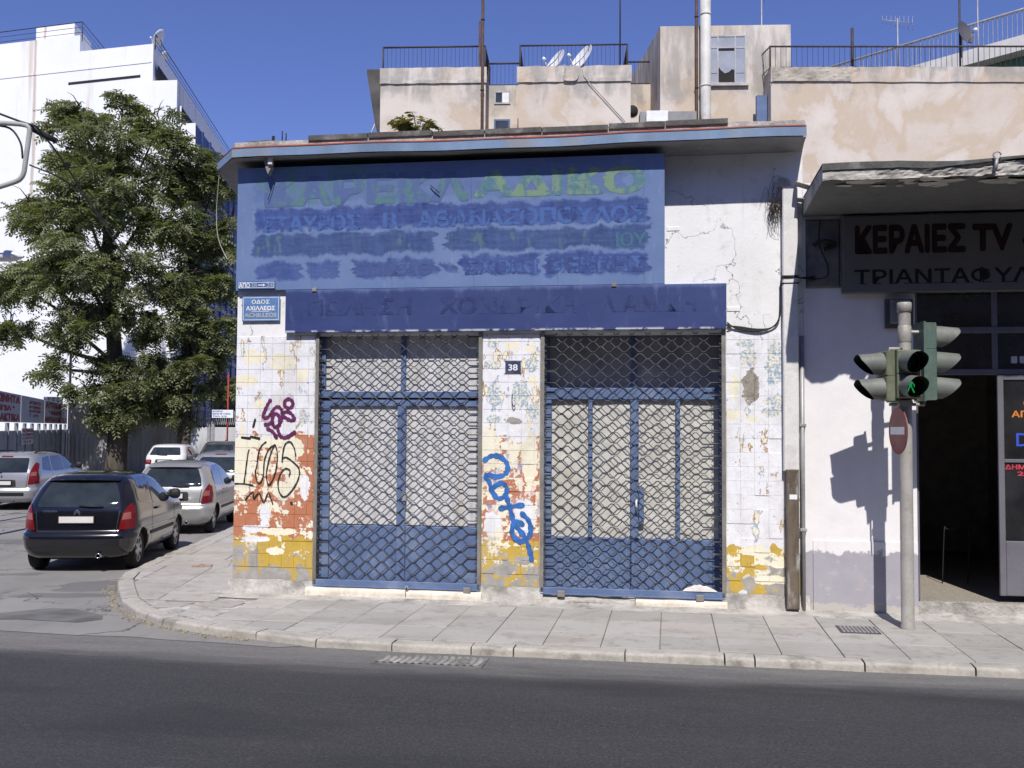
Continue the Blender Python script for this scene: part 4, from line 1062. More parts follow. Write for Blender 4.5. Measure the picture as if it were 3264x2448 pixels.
w = MB(); w.box(8.0, 8.2, .31, 5, .2, 4.6).box(10.45, 10.6, .31, 5, .2, 4.6).box(8.0, 10.6, 5, 5.2, .2, 4.6).box(8.0, 10.6, .31, 5, 4.3, 4.6)
w.part('inner_wall', pm('inner_paint', (.34, .325, .31), .9), ash)
w = MB(); w.box(8.206, 13.5, .3, 6, 5.0, 5.1).box(6.98, 13.5, 5.9, 6.0, 0, 5.1).part('roof', M['cement'], ash)
# shop front joinery
M['alu'] = pm('joinery_lilac', (.15, .145, .17), .5, .1, var=.1, sc=3); M['glass_shop'] = glass_dark('shop_glass', (.012, .012, .013), .03)
j = MB(); y = .05
j.cbox(8.215, 10.4, y - .02, y + .04, 2.85, 2.915); j.cbox(8.215, 10.4, y - .02, y + .04, 3.325, 3.395); j.cbox(9.04, 9.10, y - .018, y + .04, 2.915, 3.325); j.cbox(9.04, 9.10, y - .018, y + .04, 3.395, 3.8); j.cbox(8.215, 8.235, y - .02, y + .04, .3, 3.8)
j.part('transom_frame', M['alu'], ash)
for a, b, c, d in ((8.235, 9.04, 2.915, 3.325), (9.10, 10.4, 2.915, 3.325), (8.235, 9.04, 3.395, 3.79), (9.10, 10.4, 3.395, 3.79)):
    MB().box(a, b, y + .005, y + .012, c, d).part('pane', M['glass_shop'], ash)
lt = MB()
for k in range(16):
    s = 8.24 + k * .1
    lt.tube([(s, y + .06, 3.4), (s + .05, y + .06, 3.5), (s, y + .06, 3.6), (s + .05, y + .06, 3.7), (s, y + .06, 3.79)], .005, 4)
    lt.tube([(s + .1, y + .06, 3.4), (s + .05, y + .062, 3.5), (s + .1, y + .06, 3.6), (s + .05, y + .062, 3.7), (s + .1, y + .06, 3.79)], .005, 4)
lt.part('security_mesh', M['grille'], ash)
dr = thing('glass_door', 'grey lilac metal door with dark glass and coloured lettering at the right edge', 'door', (9.5, y, .3))
j = MB(); z0, z1 = .375, 2.845
j.cbox(9.085, 9.15, y - .03, y + .01, z0, z1); j.cbox(9.80, 9.86, y - .03, y + .01, z0, z1); j.cbox(9.15, 9.80, y - .028, y + .01, 1.86, 1.90); j.cbox(9.15, 9.80, y - .028, y + .01, 2.79, z1); j.part('door_frame', M['alu'], dr)
MB().cbox(9.15, 9.80, y - .027, y + .008, z0, .985, .008).part('kick_panel', M['alu'], dr)
MB().box(9.15, 9.80, y - .012, y - .006, .985, 1.86).part('pane', M['glass_shop'], dr); MB().box(9.15, 9.80, y - .012, y - .006, 1.90, 2.79).part('pane', M['glass_shop'], dr)
q = y - .0145
ftext('ΔΗΜΗΤΡΗΣ', 9.158, 9.70, 1.785, 1.84, q, .03).part('lettering', pm('letter_red', (.55, .05, .08), .5), dr); ftext('210', 9.285, 9.50, 1.715, 1.765, q, .03).part('lettering', pm('letter_red2', (.55, .05, .08), .5), dr)
ftext('ΑΠΟΚ', 9.235, 9.60, 2.37, 2.445, q, .03).part('lettering', pm('letter_orange', (.62, .20, .035), .5), dr); ftext('Ο', 9.36, 9.43, 2.50, 2.56, q, .02).part('lettering', pm('letter_brown', (.35, .13, .05), .5), dr)
ftext('D', 9.28, 9.42, 2.045, 2.2, q, .01).part('lettering', pm('letter_blue_neon', (.04, .09, .55), .4), dr)
ftext('ΙΚΗ', 9.243, 9.75, 2.99, 3.055, y + .003, .05).part('lettering', pm('letter_grey2', (.45, .46, .48), .5), ash) if False else ftext('ΙΚΗ', 9.243, 9.80, 2.98, 3.06, y + .002, .05).part('lettering', pm('letter_grey2', (.50, .51, .53), .5), ash)
MB().cbox(9.5, 10.38, y - .0, y + .03, .30, .37).part('door_sill', M['alu'], dr) if False else None
# fixed glazing right of the door leaf
MB().box(9.86, 10.4, y + .0, y + .01, .3, 2.85).part('pane', M['glass_shop'], ash)
# chairs and rack dimly seen inside
M['stool'] = pm('stool_dark', (.014, .014, .014), .7, .0)
ch = thing('stool', 'thin metal stool frame in the dark antenna shop', 'stool', (8.95, 1.5, .3))
for dx in (0, .3): MB().tube(smooth_line([(8.85 + dx - .03, 1.4, .3), (8.85 + dx, 1.4, .95), (8.87 + dx * .8, 1.4, .99)]), .008, 6).part('leg', M['stool'], ch)
MB().tube([(8.85, 1.4, .98), (9.15, 1.4, .98)], .008, 6).part('back_rail', M['stool'], ch)
# canopy: concrete slab, spalled front edge, felt on top
cn = MB(); SY = -1.57
def cedge(u, v):
    s = 6.965 + u * 6.0
    z = 4.735 + v * .15; e = mnoise.noise(Vector((s * 3.2, v * 2.5, 9))) * .6 + mnoise.noise(Vector((s * 10, v * 7, 3))) * .4
    bad = min(1, max(0, (s - 7.25) / .8))
    ret = (abs(e) ** .8) * (.02 + .085 * bad) * (1 - .3 * v)
    return (s, SY + ret, z + (e * .015 * bad if v in (0, 1) else 0))
cn.grid(cedge, 150, 7, False)
n_ = len(cn.v)
cn.add([(6.965, SY, 4.735), (6.965, 0, 4.70), (6.965, 0, 4.90), (6.965, SY, 4.885)], [(3, 2, 1, 0)])
cn.part('canopy', M['cement'], ash)
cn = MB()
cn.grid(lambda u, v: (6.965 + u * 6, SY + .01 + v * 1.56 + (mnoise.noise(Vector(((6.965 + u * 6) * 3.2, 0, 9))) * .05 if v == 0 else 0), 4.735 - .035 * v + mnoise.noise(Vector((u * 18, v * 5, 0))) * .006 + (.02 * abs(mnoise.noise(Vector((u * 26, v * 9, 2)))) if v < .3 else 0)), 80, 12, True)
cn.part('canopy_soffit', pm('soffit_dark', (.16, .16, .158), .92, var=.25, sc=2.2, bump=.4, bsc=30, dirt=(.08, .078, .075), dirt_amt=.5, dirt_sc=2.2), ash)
cs = MB(); cs.grid(lambda u, v: (6.96 + u * 6.0, SY - .01 + v * 1.6, 4.895 + .018 * math.sin(u * 23) * (1 if u > .12 else .3) + .012), 60, 3)
def flp(u, v):
    s = 6.96 + u * 6.0; sag = max(0, mnoise.noise(Vector((s * 1.7, 0, 5)))) * .02
    return (s, SY - .012 - .004 * math.sin(s * 8) * v, 4.905 + .018 * math.sin(u * 23) * (1 if u > .12 else .3) + (v - 1) * (.07 - .045 * min(1, max(0, (s - 7.6) / 1.1)) + sag) + .003)
cs.grid(flp, 90, 4, False)
cs.part('canopy_felt', M['bitumen'], ash)
MB().box(6.975, 12.9, SY + .2, .0, 4.885, 4.905).part('canopy_deck', M['cement'], ash)
fl = MB()
random.seed(5)
for k in range(26):
    s = random.uniform(7.2, 9.6); yy = SY + random.uniform(.0, .35) ** 1.2; r = random.uniform(.03, .12)
    pts = [(s + r * 1.6 * math.cos(a) * random.uniform(.6, 1.2), yy + r * .8 * math.sin(a) * random.uniform(.6, 1.2), 4.722 - random.uniform(0, .012)) for a in [i * .9 for i in range(7)]]
    fl.add(pts, [tuple(range(7))])
fl.part('peeling_paint', pm('peeling_flakes', (.50, .47, .40), .9), ash, kind='stuff')
ring = MB(); ring.tube([(8.62 + .035 * math.cos(a * .5), SY - .03, 4.93 + .035 * math.sin(a * .5)) for a in range(13)], .008, 6).tube([(8.62, SY - .03, 4.90), (8.60, SY - .035, 4.78)], .018, 6); ring.part('iron_eye', M['galv'], ash)
# old roof tiles wedged at the junction
MB().grid(lambda u, v: (6.86 + u * .2, -.32 + v * .2, 5.04 - u * .07 + .03 * math.cos((v - .5) * 3)), 4, 6).grid(lambda u, v: (6.88 + u * .22, -.28 + v * .2, 4.86 - u * .03 + .03 * math.cos((v - .5) * 3)), 4, 6).top('broken_roof_tiles', M['cement'], 'broken curved roof tiles wedged between the two shops', 'roof tiles', (6.95, -.2, 4.85))
# shop sign in the shade
asn = thing('antenna_sign', 'grey shop sign with large dark Greek lettering in the canopy shade', 'signboard', (9.6, -.1, 3.78))
MB().cbox(7.395, 12.2, -.12, -.003, 3.785, 4.665, .006).part('board', pm('sign_panel_grey', (.15, .149, .147), .6, var=.08, sc=2), asn)
ftext('ΚΕΡΑΙΕΣ', 7.53, 8.73, 4.225, 4.555, -.1225, .05).part('lettering', pm('letter_maroon', (.026, .008, .007), .6), asn); ftext('TV', 8.80, 9.23, 4.235, 4.56, -.1225, .05).part('lettering', pm('letter_maroon2', (.026, .008, .007), .6), asn); ftext('- DVD', 9.33, 10.3, 4.235, 4.56, -.1225, .05).part('lettering', pm('letter_maroon3', (.026, .008, .007), .6), asn)
lg = ftext('ΤΡΙΑΝΤΑΦΥΛΛ', 7.52, 9.62, 3.885, 4.045, -.1225, .018)
for i, s in enumerate((7.615, 7.77, 7.94, 8.11, 8.20, 8.32, 8.42, 8.50, 8.60, 8.76, 8.96, 9.15, 9.23, 9.42)):
    lg.add([(s - .045, -.1228, 3.88), (s + .045, -.1228, 3.88), (s + .045, -.1228, 3.888), (s - .045, -.1228, 3.888)], [(0, 1, 2, 3)])
lg.part('lettering', pm('letter_bottle', (.010, .014, .014), .6), asn)
mt = thing('meter_panel', 'dark old meter niche with cables left of the antenna sign', 'meter box', (7.2, 0, 3.85))
MB().cbox(7.0, 7.385, -.03, .0, 3.86, 4.66, .02).part('back_panel', pm('niche_grey', (.17, .165, .17), .8, var=.4, sc=4), mt)
MB().tube(smooth_line([(7.08, -.05, 4.35), (7.2, -.09, 4.40), (7.32, -.05, 4.36), (7.2, -.06, 4.30)]), .022, 8).part('cable_loop', M['cable'], mt)
MB().tube(smooth_line([(7.16, -.06, 4.64), (7.14, -.06, 4.4), (7.2, -.07, 4.2), (7.24, -.06, 4.1), (7.22, -.06, 3.98), (7.0, -.05, 3.96)]), .008, 6).part('cable', M['cable'], mt)
bx = thing('alarm_box', 'grey metal box on the wall behind the traffic signal pole', 'box', (8.02, 0, 3.38))
MB().cbox(7.87, 8.175, -.05, .0, 3.38, 3.715, .004).part('back_plate', pm('box_dark', (.10, .095, .10), .7), bx); MB().cbox(7.92, 8.13, -.13, -.05, 3.43, 3.70, .01).part('cover', pm('box_grey', (.20, .198, .2), .6), bx)
# ------------------------------------------------------------ traffic signal
TF = Frame((4.176, 10.562, PAV), 0)
M['sig_green'] = pm('signal_green', (.085, .13, .11), .45, var=.15, sc=6, dirt=(.22, .22, .19), dirt_amt=.35, dirt_sc=5); M['sig_visor'] = pm('signal_visor', (.145, .158, .142), .5, var=.15, sc=5, dirt=(.26, .25, .22), dirt_amt=.5, dirt_sc=4)
M['sig_olive'] = pm('signal_olive', (.135, .15, .10), .5, var=.15, sc=6, dirt=(.28, .27, .2), dirt_amt=.3); M['sig_pole'] = pm('signal_pole', (.36, .345, .32), .55, .1, var=.12, sc=4, dirt=(.20, .16, .12), dirt_amt=.4, dirt_sc=7)
M['black'] = pm('matt_black', (.012, .012, .012), .6, var=.2); M['lens_off'] = glass_dark('lens_dark', (.02, .02, .02), .15)
ts = thing('traffic_signal', 'green traffic signal cluster on a grey pole, walking man lit', 'traffic light', (0, 0, 0), TF)
MB().lathe([(.074, 0), (.074, .03), (.068, .05), (.066, 2.4), (.064, 3.36), (.064, 3.362)], 24).part('pole', M['sig_pole'], ts)
MB().lathe([(.064, 3.34), (.075, 3.345), (.076, 3.43), (.070, 3.445), (.0, 3.452)], 24).part('pole_cap', M['sig_pole'], ts)
MB().lathe([(.063, 3.018), (.068, 3.02), (.0695, 3.022), (.0695, 3.19), (.063, 3.2)], 24).part('sleeve', M['sig_pole'], ts)
def head(name, lamps, cx, cy, ang, zs, body_mat, visor_mat, wd=.25, dp=.13, lit=None):
    m = Matrix.Translation((cx, cy, 0)) @ Matrix.Rotation(ang, 4, 'Z')     # local -y is the facing direction
    r = .105; sp = zs[0] - zs[1]
    z0, z1 = zs[-1] - sp / 2, zs[0] + sp / 2
    b = MB()
    for k, z in enumerate(zs):
        b.cbox(-wd / 2, wd / 2, -dp / 2, dp / 2, z - sp / 2 + .002, z + sp / 2 - .002, .012, m)
    b.box(-wd / 2 - .012, wd / 2 + .012, dp / 2 - .01, dp / 2 + .012, z0 - .01, z1 + .01, m)
    h = b.part(name, M[body_mat], ts)
    for k, z in enumerate(zs):
        v = MB(); y0 = -dp / 2 - .002
        def vis(t, a):
            an = a * 2 * math.pi - math.pi / 2                    # -pi/2 = bottom
            up_ = (math.sin(an) + 1) / 2
            ln = .09 + .175 * min(1, up_ * 1.35) ** .8
            rr = r + .012 * (1 - t)
            return m @ Vector((math.cos(an) * rr, y0 - ln * t, z + math.sin(an) * rr - .012 * t))
        v.grid(lambda u, w_: vis(u, w_), 4, 32)
        k0 = len(v.f); fr2 = MB(); fr2.grid(lambda u, w_: (lambda p: p)(m @ ((m.inverted() @ vis(u, w_)) * 1) if False else m @ Vector(((m.inverted() @ vis(u, w_)).x * .965, (m.inverted() @ vis(u, w_)).y, z + ((m.inverted() @ vis(u, w_)).z - z) * .965))), 4, 32)
        v.part('visor', M[visor_mat], h)
        fr2.f = [tuple(reversed(f)) for f in fr2.f]; fr2.part('visor_lining', M['black'], h)
        ln_ = MB(); ln_.lathe([(.0, -.012), (.06, -.010), (.1, 0), (.1, .002)], 24, m @ Matrix.Translation((0, y0 - .004, z)) @ Matrix.Rotation(math.pi / 2, 4, 'X') @ Matrix.Scale(-1, 4, (0, 0, 1)))
        ln_.part('lens', M['lens_off'], h)
        if lit == k:
            g = MB(); q = y0 - .02
            def pp(pts): g.add([m @ Vector((x, q, z + zz)) for x, zz in pts], [tuple(range(len(pts)))])
            pp([(.012 * math.cos(i * .7) + .0, .066 + .013 * math.sin(i * .7)) for i in range(9)])
            pp([(-.018, .048), (.018, .048), (.014, .0), (-.014, .0)])
            pp([(-.018, .048), (-.014, .032), (-.036, .006), (-.044, .012)][::-1]); pp([(.018, .048), (.046, .01), (.042, -.012), (.034, -.01), (.034, .008), (.014, .032)])
            pp([(-.014, 0), (.002, 0), (-.03, -.07), (-.044, -.068)]); pp([(.0, 0), (.014, 0), (.046, -.066), (.032, -.072)])
            g.part('walking_man', glow('signal_green_lamp', (.03, .50, .14), .45), h)
    return h
head('pedestrian_head', 2, -.03, -.13, 0.0, (2.80, 2.545), 'sig_olive', 'sig_visor', lit=1)
head('pedestrian_head', 2, -.19, -.0, math.radians(-84), (2.79, 2.525), 'sig_olive', 'sig_visor')
head('vehicle_head', 3, .225, .0, math.radians(88), (3.085, 2.81, 2.54), 'sig_green', 'sig_visor', wd=.28)
a = MB(); a.tube([(0, 0, 3.13), (.19, 0, 3.13), (.215, 0, 3.12), (.215, 0, 3.05)], .02, 8); a.tube([(0, 0, 2.36), (.2, 0, 2.36), (.2, 0, 2.42)], .018, 8); a.tube([(0, 0, 2.95), (-.17, -.02, 2.95), (-.17, -.02, 2.9)], .018, 8); a.tube([(0, 0, 2.35), (-.17, 0, 2.36)], .018, 8); a.box(-.10, .04, -.10, .0, 2.34, 2.40).box(-.06, .0, -.1, 0, 2.92, 2.955)
a.part('bracket', M['sig_pole'], ts)
ne = thing('no_entry_sign', 'red no-entry disc seen edge-on on the signal pole', 'traffic sign', (-.075, -.03, 1.83), TF)
dm = Matrix.Translation((-.085, -.03, 2.08)) @ Matrix.Rotation(math.radians(-90), 4, 'Z') @ Matrix.Rotation(math.radians(90), 4, 'X')
MB().lathe([(0, 0), (.245, 0), (.248, .004), (.248, .012), (0, .012)], 40, dm, False).part('disc', pm('sign_red', (.22, .028, .03), .5, var=.2, sc=4, dirt=(.4, .25, .23), dirt_amt=.3), ne)
MB().add([dm @ Vector(p) for p in ((-.19, -.04, .0145), (.19, -.04, .0145), (.19, .04, .0145), (-.19, .04, .0145))], [(0, 1, 2, 3)]).part('white_bar', M['plate_white'], ne)
MB().lathe([(0, -.003), (.245, -.003), (.245, -.0005)], 40, dm, False).part('disc_back', M['galv'], ne)
MB().box(-.075, .0, -.05, -.01, 2.16, 2.19).box(-.075, .0, -.05, -.01, 1.96, 1.99).part('clamp', M['galv'], ne)

# ------------------------------------------------------------ grates and litter
GF = Frame(FAC.w(7.37, -.98, 0), -9)
dg = thing('pavement_grate', 'small square slotted cover let into the pavement near the signal pole', 'grate', (0, 0, PAV), GF)
MB().box(-.20, .20, -.20, .18, PAV - .01, PAV + .006).part('frame', pm('cast_iron', (.10, .095, .09), .7, .3, var=.3), dg)
for i in range(9):
    for j in range(3): MB().box(-.17 + i * .04, -.146 + i * .04, -.165 + j * .112, -.075 + j * .112, PAV + .0065, PAV + .010).part('bar', M['galv'], dg)
RG = Frame(FAC.w(3.24, -2.83, 0), -9)
rg = thing('road_gully', 'worn ribbed gully grate in the gutter before the middle pillar', 'drain grate', (0, 0, ROAD), RG)
MB().box(-.52, .52, -.19, .20, ROAD - .01, ROAD + .008).part('frame', pm('gully_frame', (.16, .155, .15), .8, .1, var=.3), rg)
for i in range(14):
    a = -.46 + i * .068
    MB().grid(lambda u, v: (a + u * .05 - .05 * (v - .5) ** 2 * 2 + .03 * v, -.16 + v * .32, ROAD + .0085 + .010 * math.sin(u * math.pi)), 4, 6).part('rib', pm('gully_rib', (.24, .23, .215), .8, var=.5, sc=5, dirt=(.10, .095, .09), dirt_amt=.8, dirt_sc=6), rg) if i == 0 else MB().grid(lambda u, v: (a + u * .05 - .05 * (v - .5) ** 2 * 2 + .03 * v, -.16 + v * .32, ROAD + .0085 + .010 * math.sin(u * math.pi)), 4, 6).part('rib', bpy.data.materials['gully_rib'], rg)
MH = thing('side_manhole', 'cracked metal inspection cover in the side pavement by the corner', 'manhole', (-4.5, 15.2, PAV), WORLD)
MB().prism([(-4.79, 14.85), (-4.2, 14.9), (-4.35, 15.66), (-4.8, 15.62)], PAV - .01, PAV + .006).part('cover', M['slab_pink'], MH); MB().prism([(-4.72, 14.83), (-4.44, 14.86), (-4.45, 14.98), (-4.66, 15.02), (-4.74, 14.95)], PAV + .004, PAV + .022).part('rubble', pm('rubble_red', (.36, .25, .2), .9, var=.5, sc=14), MH)
random.seed(21)
gr = MB()
for k in range(260):
    i = random.randrange(7, 13); p = KV[i].lerp(KV[i + 1], random.random()); d = (KV[i] - IN[i]).normalized()
    p = p + d * (.03 + abs(random.gauss(0, .06))); r = random.uniform(.006, .018)
    gr.box(p.x - r, p.x + r, p.y - r * .7, p.y + r * .7, .048, .052 + r * .7, Matrix.Translation((p.x, p.y, 0)) @ Matrix.Rotation(random.uniform(0, 3), 4, 'Z') @ Matrix.Translation((-p.x, -p.y, 0)))
gr.top('gutter_litter', pm('litter_dry', (.30, .26, .19), .9, var=.5, sc=20), 'dry leaves and grit lying in the corner gutter', 'litter', (-4.5, 11.6, .05), WORLD, kind='stuff')
# ------------------------------------------------------------ unseen building row added behind the camera: cuts sky fill, shows in reflections
M['opp'] = pm('terrace_render', (.36, .33, .29), .9, var=.2, sc=.5); M['pane_far'] = glass_dark('far_glass', (.03, .033, .037), .1)
ob = MB(); ob.box(-45, 45, 14.0, 24, 0, 12.5, mi=0)
for i in range(30):
    for k in range(4):
        x = -44 + i * 3; ob.box(x, x + 1.3, 13.95, 14.0, 1 + k * 3, 2.7 + k * 3, mi=1)
mo = Matrix.Rotation(math.pi, 4, 'Z')
ob.v = [tuple(mo @ Vector((p[0], p[1] - 6.5, p[2]))) for p in ob.v]
ob.top('added_terrace', [M['opp'], M['pane_far']], None, None, (0, -8, 0), WORLD, kind='structure')

# ------------------------------------------------------------ rear apartment block
BF = Frame((-3.947, 29, 0), -3)
M['iron'] = pm('rail_iron', (.055, .045, .045), .7, .2, var=.3, sc=3); M['pane_grey'] = pm('frosted_pane', (.30, .32, .37), .3, var=.15, sc=2); M['pipe_brown'] = pm('pipe_rust', (.085, .055, .045), .8, .1, var=.3)
M['flue'] = pm('flue_white', (.55, .54, .50), .6, var=.15, sc=2, dirt=(.3, .28, .25), dirt_amt=.4)
def railing(parent, pts, z0, z1, step=.13, bars=(), r=.012, post=1.6, lean=0):
    """top rail, bottom rail, posts, thin balusters along a polyline (x,y)"""
    tr = MB(); tr.tube([(x, y, z1) for x, y in pts], .028, 6); tr.part('top_rail', M['iron'], parent)
    br = MB(); br.tube([(x, y, z0 + .05) for x, y in pts], .016, 5); br.part('bottom_rail', M['iron'], parent)
    for b in bars: MB().tube([(x, y, b) for x, y in pts], .016, 5).part('mid_rail', M['iron'], parent)
    bl = MB()
    for i in range(len(pts) - 1):
        a, b = Vector(pts[i]), Vector(pts[i + 1]); n = max(1, int((b - a).length / step))
        for k in range(n + 1):
            p = a.lerp(b, k / n); bl.tube([(p.x, p.y, z0), (p.x, p.y, z1)], r * .6, 4, caps=False)
        for k in range(2 if i == 0 else 1):
            p = (a, b)[k if i == 0 else 1]; MB().tube([(p.x, p.y, z0 - .25), (p.x, p.y, z1 + .02)], .028, 6).part('post', M['iron'], parent)
    if step < 1: bl.part('balusters', M['cable_pale'] if False else M['iron'], parent, kind='stuff')
rb = thing('rear_apartment_block', 'weathered beige apartment block rising behind the corner shop', 'building', (4, 2, 0), BF)
w = MB(); w.box(0, 3.12, 0, 6, 0, 12.80)
w.part('wall', M['rear'], rb); MB().box(4.09, 7.36, 0, 6, 0, 12.80).part('wall', M['rear'], rb)
MB().box(3.12, 4.09, 1.29, 6, 0, 12.74).part('wall', M['rear'], rb); MB().box(7.36, 8.22, 1.29, 6, 0, 12.72).part('wall', M['rear'], rb)
MB().prism([(8.22, 0), (11.98, 0), (11.98, 5), (7.55, 5)], 0, 13.98).part('stair_tower', M['rear'], rb)
for a, b in ((-.0, 3.16), (4.05, 7.40)):
    e = MB(); e.grid(lambda u, v: (a - .012 + u * (b - a), -.045 - mnoise.noise(Vector((u * 14, v * 3, a))) * .02 * (1 - v), 12.36 + v * .47 + mnoise.noise(Vector((u * 9, a, v))) * .02), 40, 5, False)
    e.grid(lambda u, v: (a - .012 + u * (b - a), -.045 + v * .4, 12.83 + mnoise.noise(Vector((u * 9, a, 1))) * .02), 40, 1, False)
    e.box(a - .01, b - .01, -.03, .0, 12.38, 12.80); e.part('parapet_band', M['rear'], rb)
# overhanging eave slab at the left flank, its underside shade put into dark colour
MB().prism([(-.42, 12.72), (-.42, 12.83), (.0, 12.83), (.0, 10.6), (-.16, 11.2)], .05, 6, 'y').part('flank_eave', pm('eave_shade', (.085, .08, .075), .95, var=.4, sc=2), rb)
def win(parent, s0, s1, z0, z1, y, mat, fr=.05, muls=(), trs=(), fm=None):
    f = MB(); fm = fm or M['galv']
    f.box(s0, s0 + fr, y - .03, y + .02, z0, z1).box(s1 - fr, s1, y - .03, y + .02, z0, z1).box(s0 + fr, s1 - fr, y - .028, y + .02, z0, z0 + fr).box(s0 + fr, s1 - fr, y - .028, y + .02, z1 - fr, z1)
    for m in muls: f.box(m - .02, m + .02, y - .026, y + .02, z0 + fr, z1 - fr)
    for t in trs: f.box(s0 + fr, s1 - fr, y - .024, y + .02, t - .02, t + .02)
    o = f.part('window', fm, parent)
    return o
o = win(rb, 3.28, 3.78, 12.15, 12.56, 1.29, None); MB().box(3.33, 3.52, 1.27, 1.285, 12.2, 12.51).part('pane', M['pane_far'], o); MB().box(3.53, 3.73, 1.265, 1.285, 12.2, 12.51).part('pane', M['plate_white'], o)
o = win(rb, 3.28, 3.78, 11.2, 11.68, 1.29, None, fm=M['frame_blue']); MB().box(3.33, 3.73, 1.27, 1.285, 11.25, 11.63).part('pane', M['pane_far'], o)
o = win(rb, 9.57, 10.69, 12.25, 13.68, 0, None, .04, (9.88, 10.38), (13.32,), M['galv'])
for a, b, c, d in ((9.61, 9.86, 12.29, 12.55), (9.61, 9.86, 12.57, 13.30), (10.40, 10.65, 12.29, 12.55), (10.40, 10.65, 12.57, 13.30), (9.61, 9.86, 13.34, 13.64), (9.90, 10.36, 13.34, 13.64), (10.40, 10.65, 13.34, 13.64)):
    MB().box(a, b, -.012, -.006, c, d).part('pane', M['pane_grey'], o)
MB().prism([(9.90, 12.75), (9.97, 12.66), (10.08, 12.56), (10.2, 12.60), (10.28, 12.68), (10.36, 12.66), (10.36, 13.22), (9.90, 13.22)], -.012, -.006, 'y').part('broken_pane', M['pane_grey'], o)
MB().box(9.90, 10.36, -.004, .001, 12.29, 13.30).part('dark_opening', M['dark_in'], o)
MB().box(9.5, 10.76, -.09, .0, 12.18, 12.235).part('window_sill', M['rear'], rb)
MB().lathe([(0, 0), (.17, 0), (.17, .03), (0, .03)], 20, Matrix.Translation((7.50, 1.28, 11.9)) @ Matrix.Rotation(math.pi / 2, 4, 'X')).part('vent_opening', M['dark_in'], rb)
MB().box(7.6, 9.2, -.5, .0, 10.9, 11.30).part('duct_box', M['soffit'], rb)
MB().box(7.75, 8.35, -.9, -.5, 10.9, 11.20).top('roof_box', M['plate_white'], 'white box lying on the flat roof behind the shop eave', 'box', (8, -.7, 10.9), BF)
MB().tube([(1.4, -.08, 0), (1.4, -.08, 1)], .01).v
for x, y_, z1, r, m, nm, lab in ((3.03, -.10, 18.5, .045, 'pipe_brown', 'vent_pipe', 'dark vent pipe rising past the recess of the rear block'), (9.26, -.08, 17.5, .045, 'pipe_brown', 'vent_pipe', 'thin brown vent pipe left of the pale flue'), (9.50, -.22, 17.5, .15, 'flue', 'flue_pipe', 'thick pale flue pipe beside the broken tower window')):
    t = thing(nm, lab, 'pipe', (x, y_, 0), BF); MB().tube([(x, y_, 5.0), (x, y_, z1)], r, 14).part('pipe', M[m], t)
    for z in (12.1, 14.2): MB().lathe([(r, z), (r + .015, z), (r + .015, z + .04), (r, z + .04)], 14, Matrix.Translation((x, y_, 0))).part('collar', M[m], t)
t = thing('vent_pipe', 'slimmer dark pipe ending above the left roof railing', 'pipe', (2.93, -.02, 5), BF); MB().tube([(2.93, .1, 5.0), (2.93, .1, 14.25)], .032, 8).part('pipe', M['pipe_brown'], t)
t = thing('mast', 'tall thin mast above the satellite dishes', 'mast', (7.07, .3, 12.8), BF); MB().tube([(7.07, .3, 12.6), (7.07, .3, 17.5)], .022, 8).part('pole', M['iron'], t)
for nm, lab, pts in (('roof_railing', 'iron roof railing on the left part of the rear block', [(0.03, .25), (3.08, .25), (3.08, 2.0)]), ('roof_railing', 'iron roof railing behind the two white satellite dishes', [(4.12, 2.0), (4.12, .25), (7.28, .25), (7.28, 2.2)])):
    t = thing(nm, lab, 'railing', (pts[0][0], pts[0][1], 12.8), BF); railing(t, pts, 12.84, 13.50 + .06, .125)
for lab, pts in (('low iron railing over the recess with the tiny window', [(3.1, 1.4), (4.1, 1.4)]), ('low iron railing between dishes roof and stair tower', [(7.32, 1.4), (8.2, 1.4)])):
    t = thing('recess_railing', lab, 'railing', (pts[0][0], 1.4, 12.7), BF); railing(t, pts, 12.74, 13.46, .125)
def dish(lab, x, y, z, r, az, el, mat, fr=BF):
    t = thing('satellite_dish', lab, 'satellite dish', (x, y, z - r), fr)
    m = Matrix.Translation((x, y, z)) @ Matrix.Rotation(az, 4, 'Z') @ Matrix.Rotation(el, 4, 'X')
    d = MB(); d.lathe([(.01, 0)] + [(r * k / 6, .22 * r * (k / 6) ** 2) for k in range(1, 7)] + [(r * 1.02, .23 * r), (r, .20 * r)] + [(r * k / 6, .22 * r * (k / 6) ** 2 - .02) for k in range(5, 0, -1)] + [(.01, -.02)], 28, m)
    d.part('reflector', mat, t)
    MB().tube([m @ Vector((0, -r * .95, .2 * r)), m @ Vector((0, -r * .3, .9 * r))], .018, 6).part('feed_arm', M['galv'], t)
    MB().lathe([(0, 0), (.05, 0), (.05, .1), (0, .1)], 10, m @ Matrix.Translation((0, -r * .3, .85 * r))).part('feed_horn', M['plate_white'], t)
    MB().tube([m @ Vector((0, 0, -.02)), (x, y + .12, z - .1), (x, y + .15, z - r - .3)], .03, 8).part('mount', M['galv'], t)
    return t
M['dish'] = pm('dish_white', (.72, .73, .75), .45, var=.06, sc=2); M['dish_dark'] = pm('dish_dark', (.10, .10, .105), .5, var=.1)
dish('left smaller white satellite dish on the rear roof', 5.20, .35, 13.02, .44, math.radians(-58), math.radians(62), M['dish'])
dish('right taller white satellite dish on the rear roof', 5.98, .35, 13.10, .50, math.radians(-58), math.radians(62), M['dish'])
cbm = MB(); cbm.tube(smooth_line([(5.3, .1, 12.85), (5.45, -.06, 12.83), (5.42, -.07, 12.45), (5.5, -.07, 12.38), (5.8, -.07, 12.42), (5.85, -.06, 12.8)]), .018, 6)
cbm.top('dish_cable', M['cable_pale'], 'pale coaxial cable looping below the satellite dishes', 'cable', (5.5, 0, 12.4), BF)
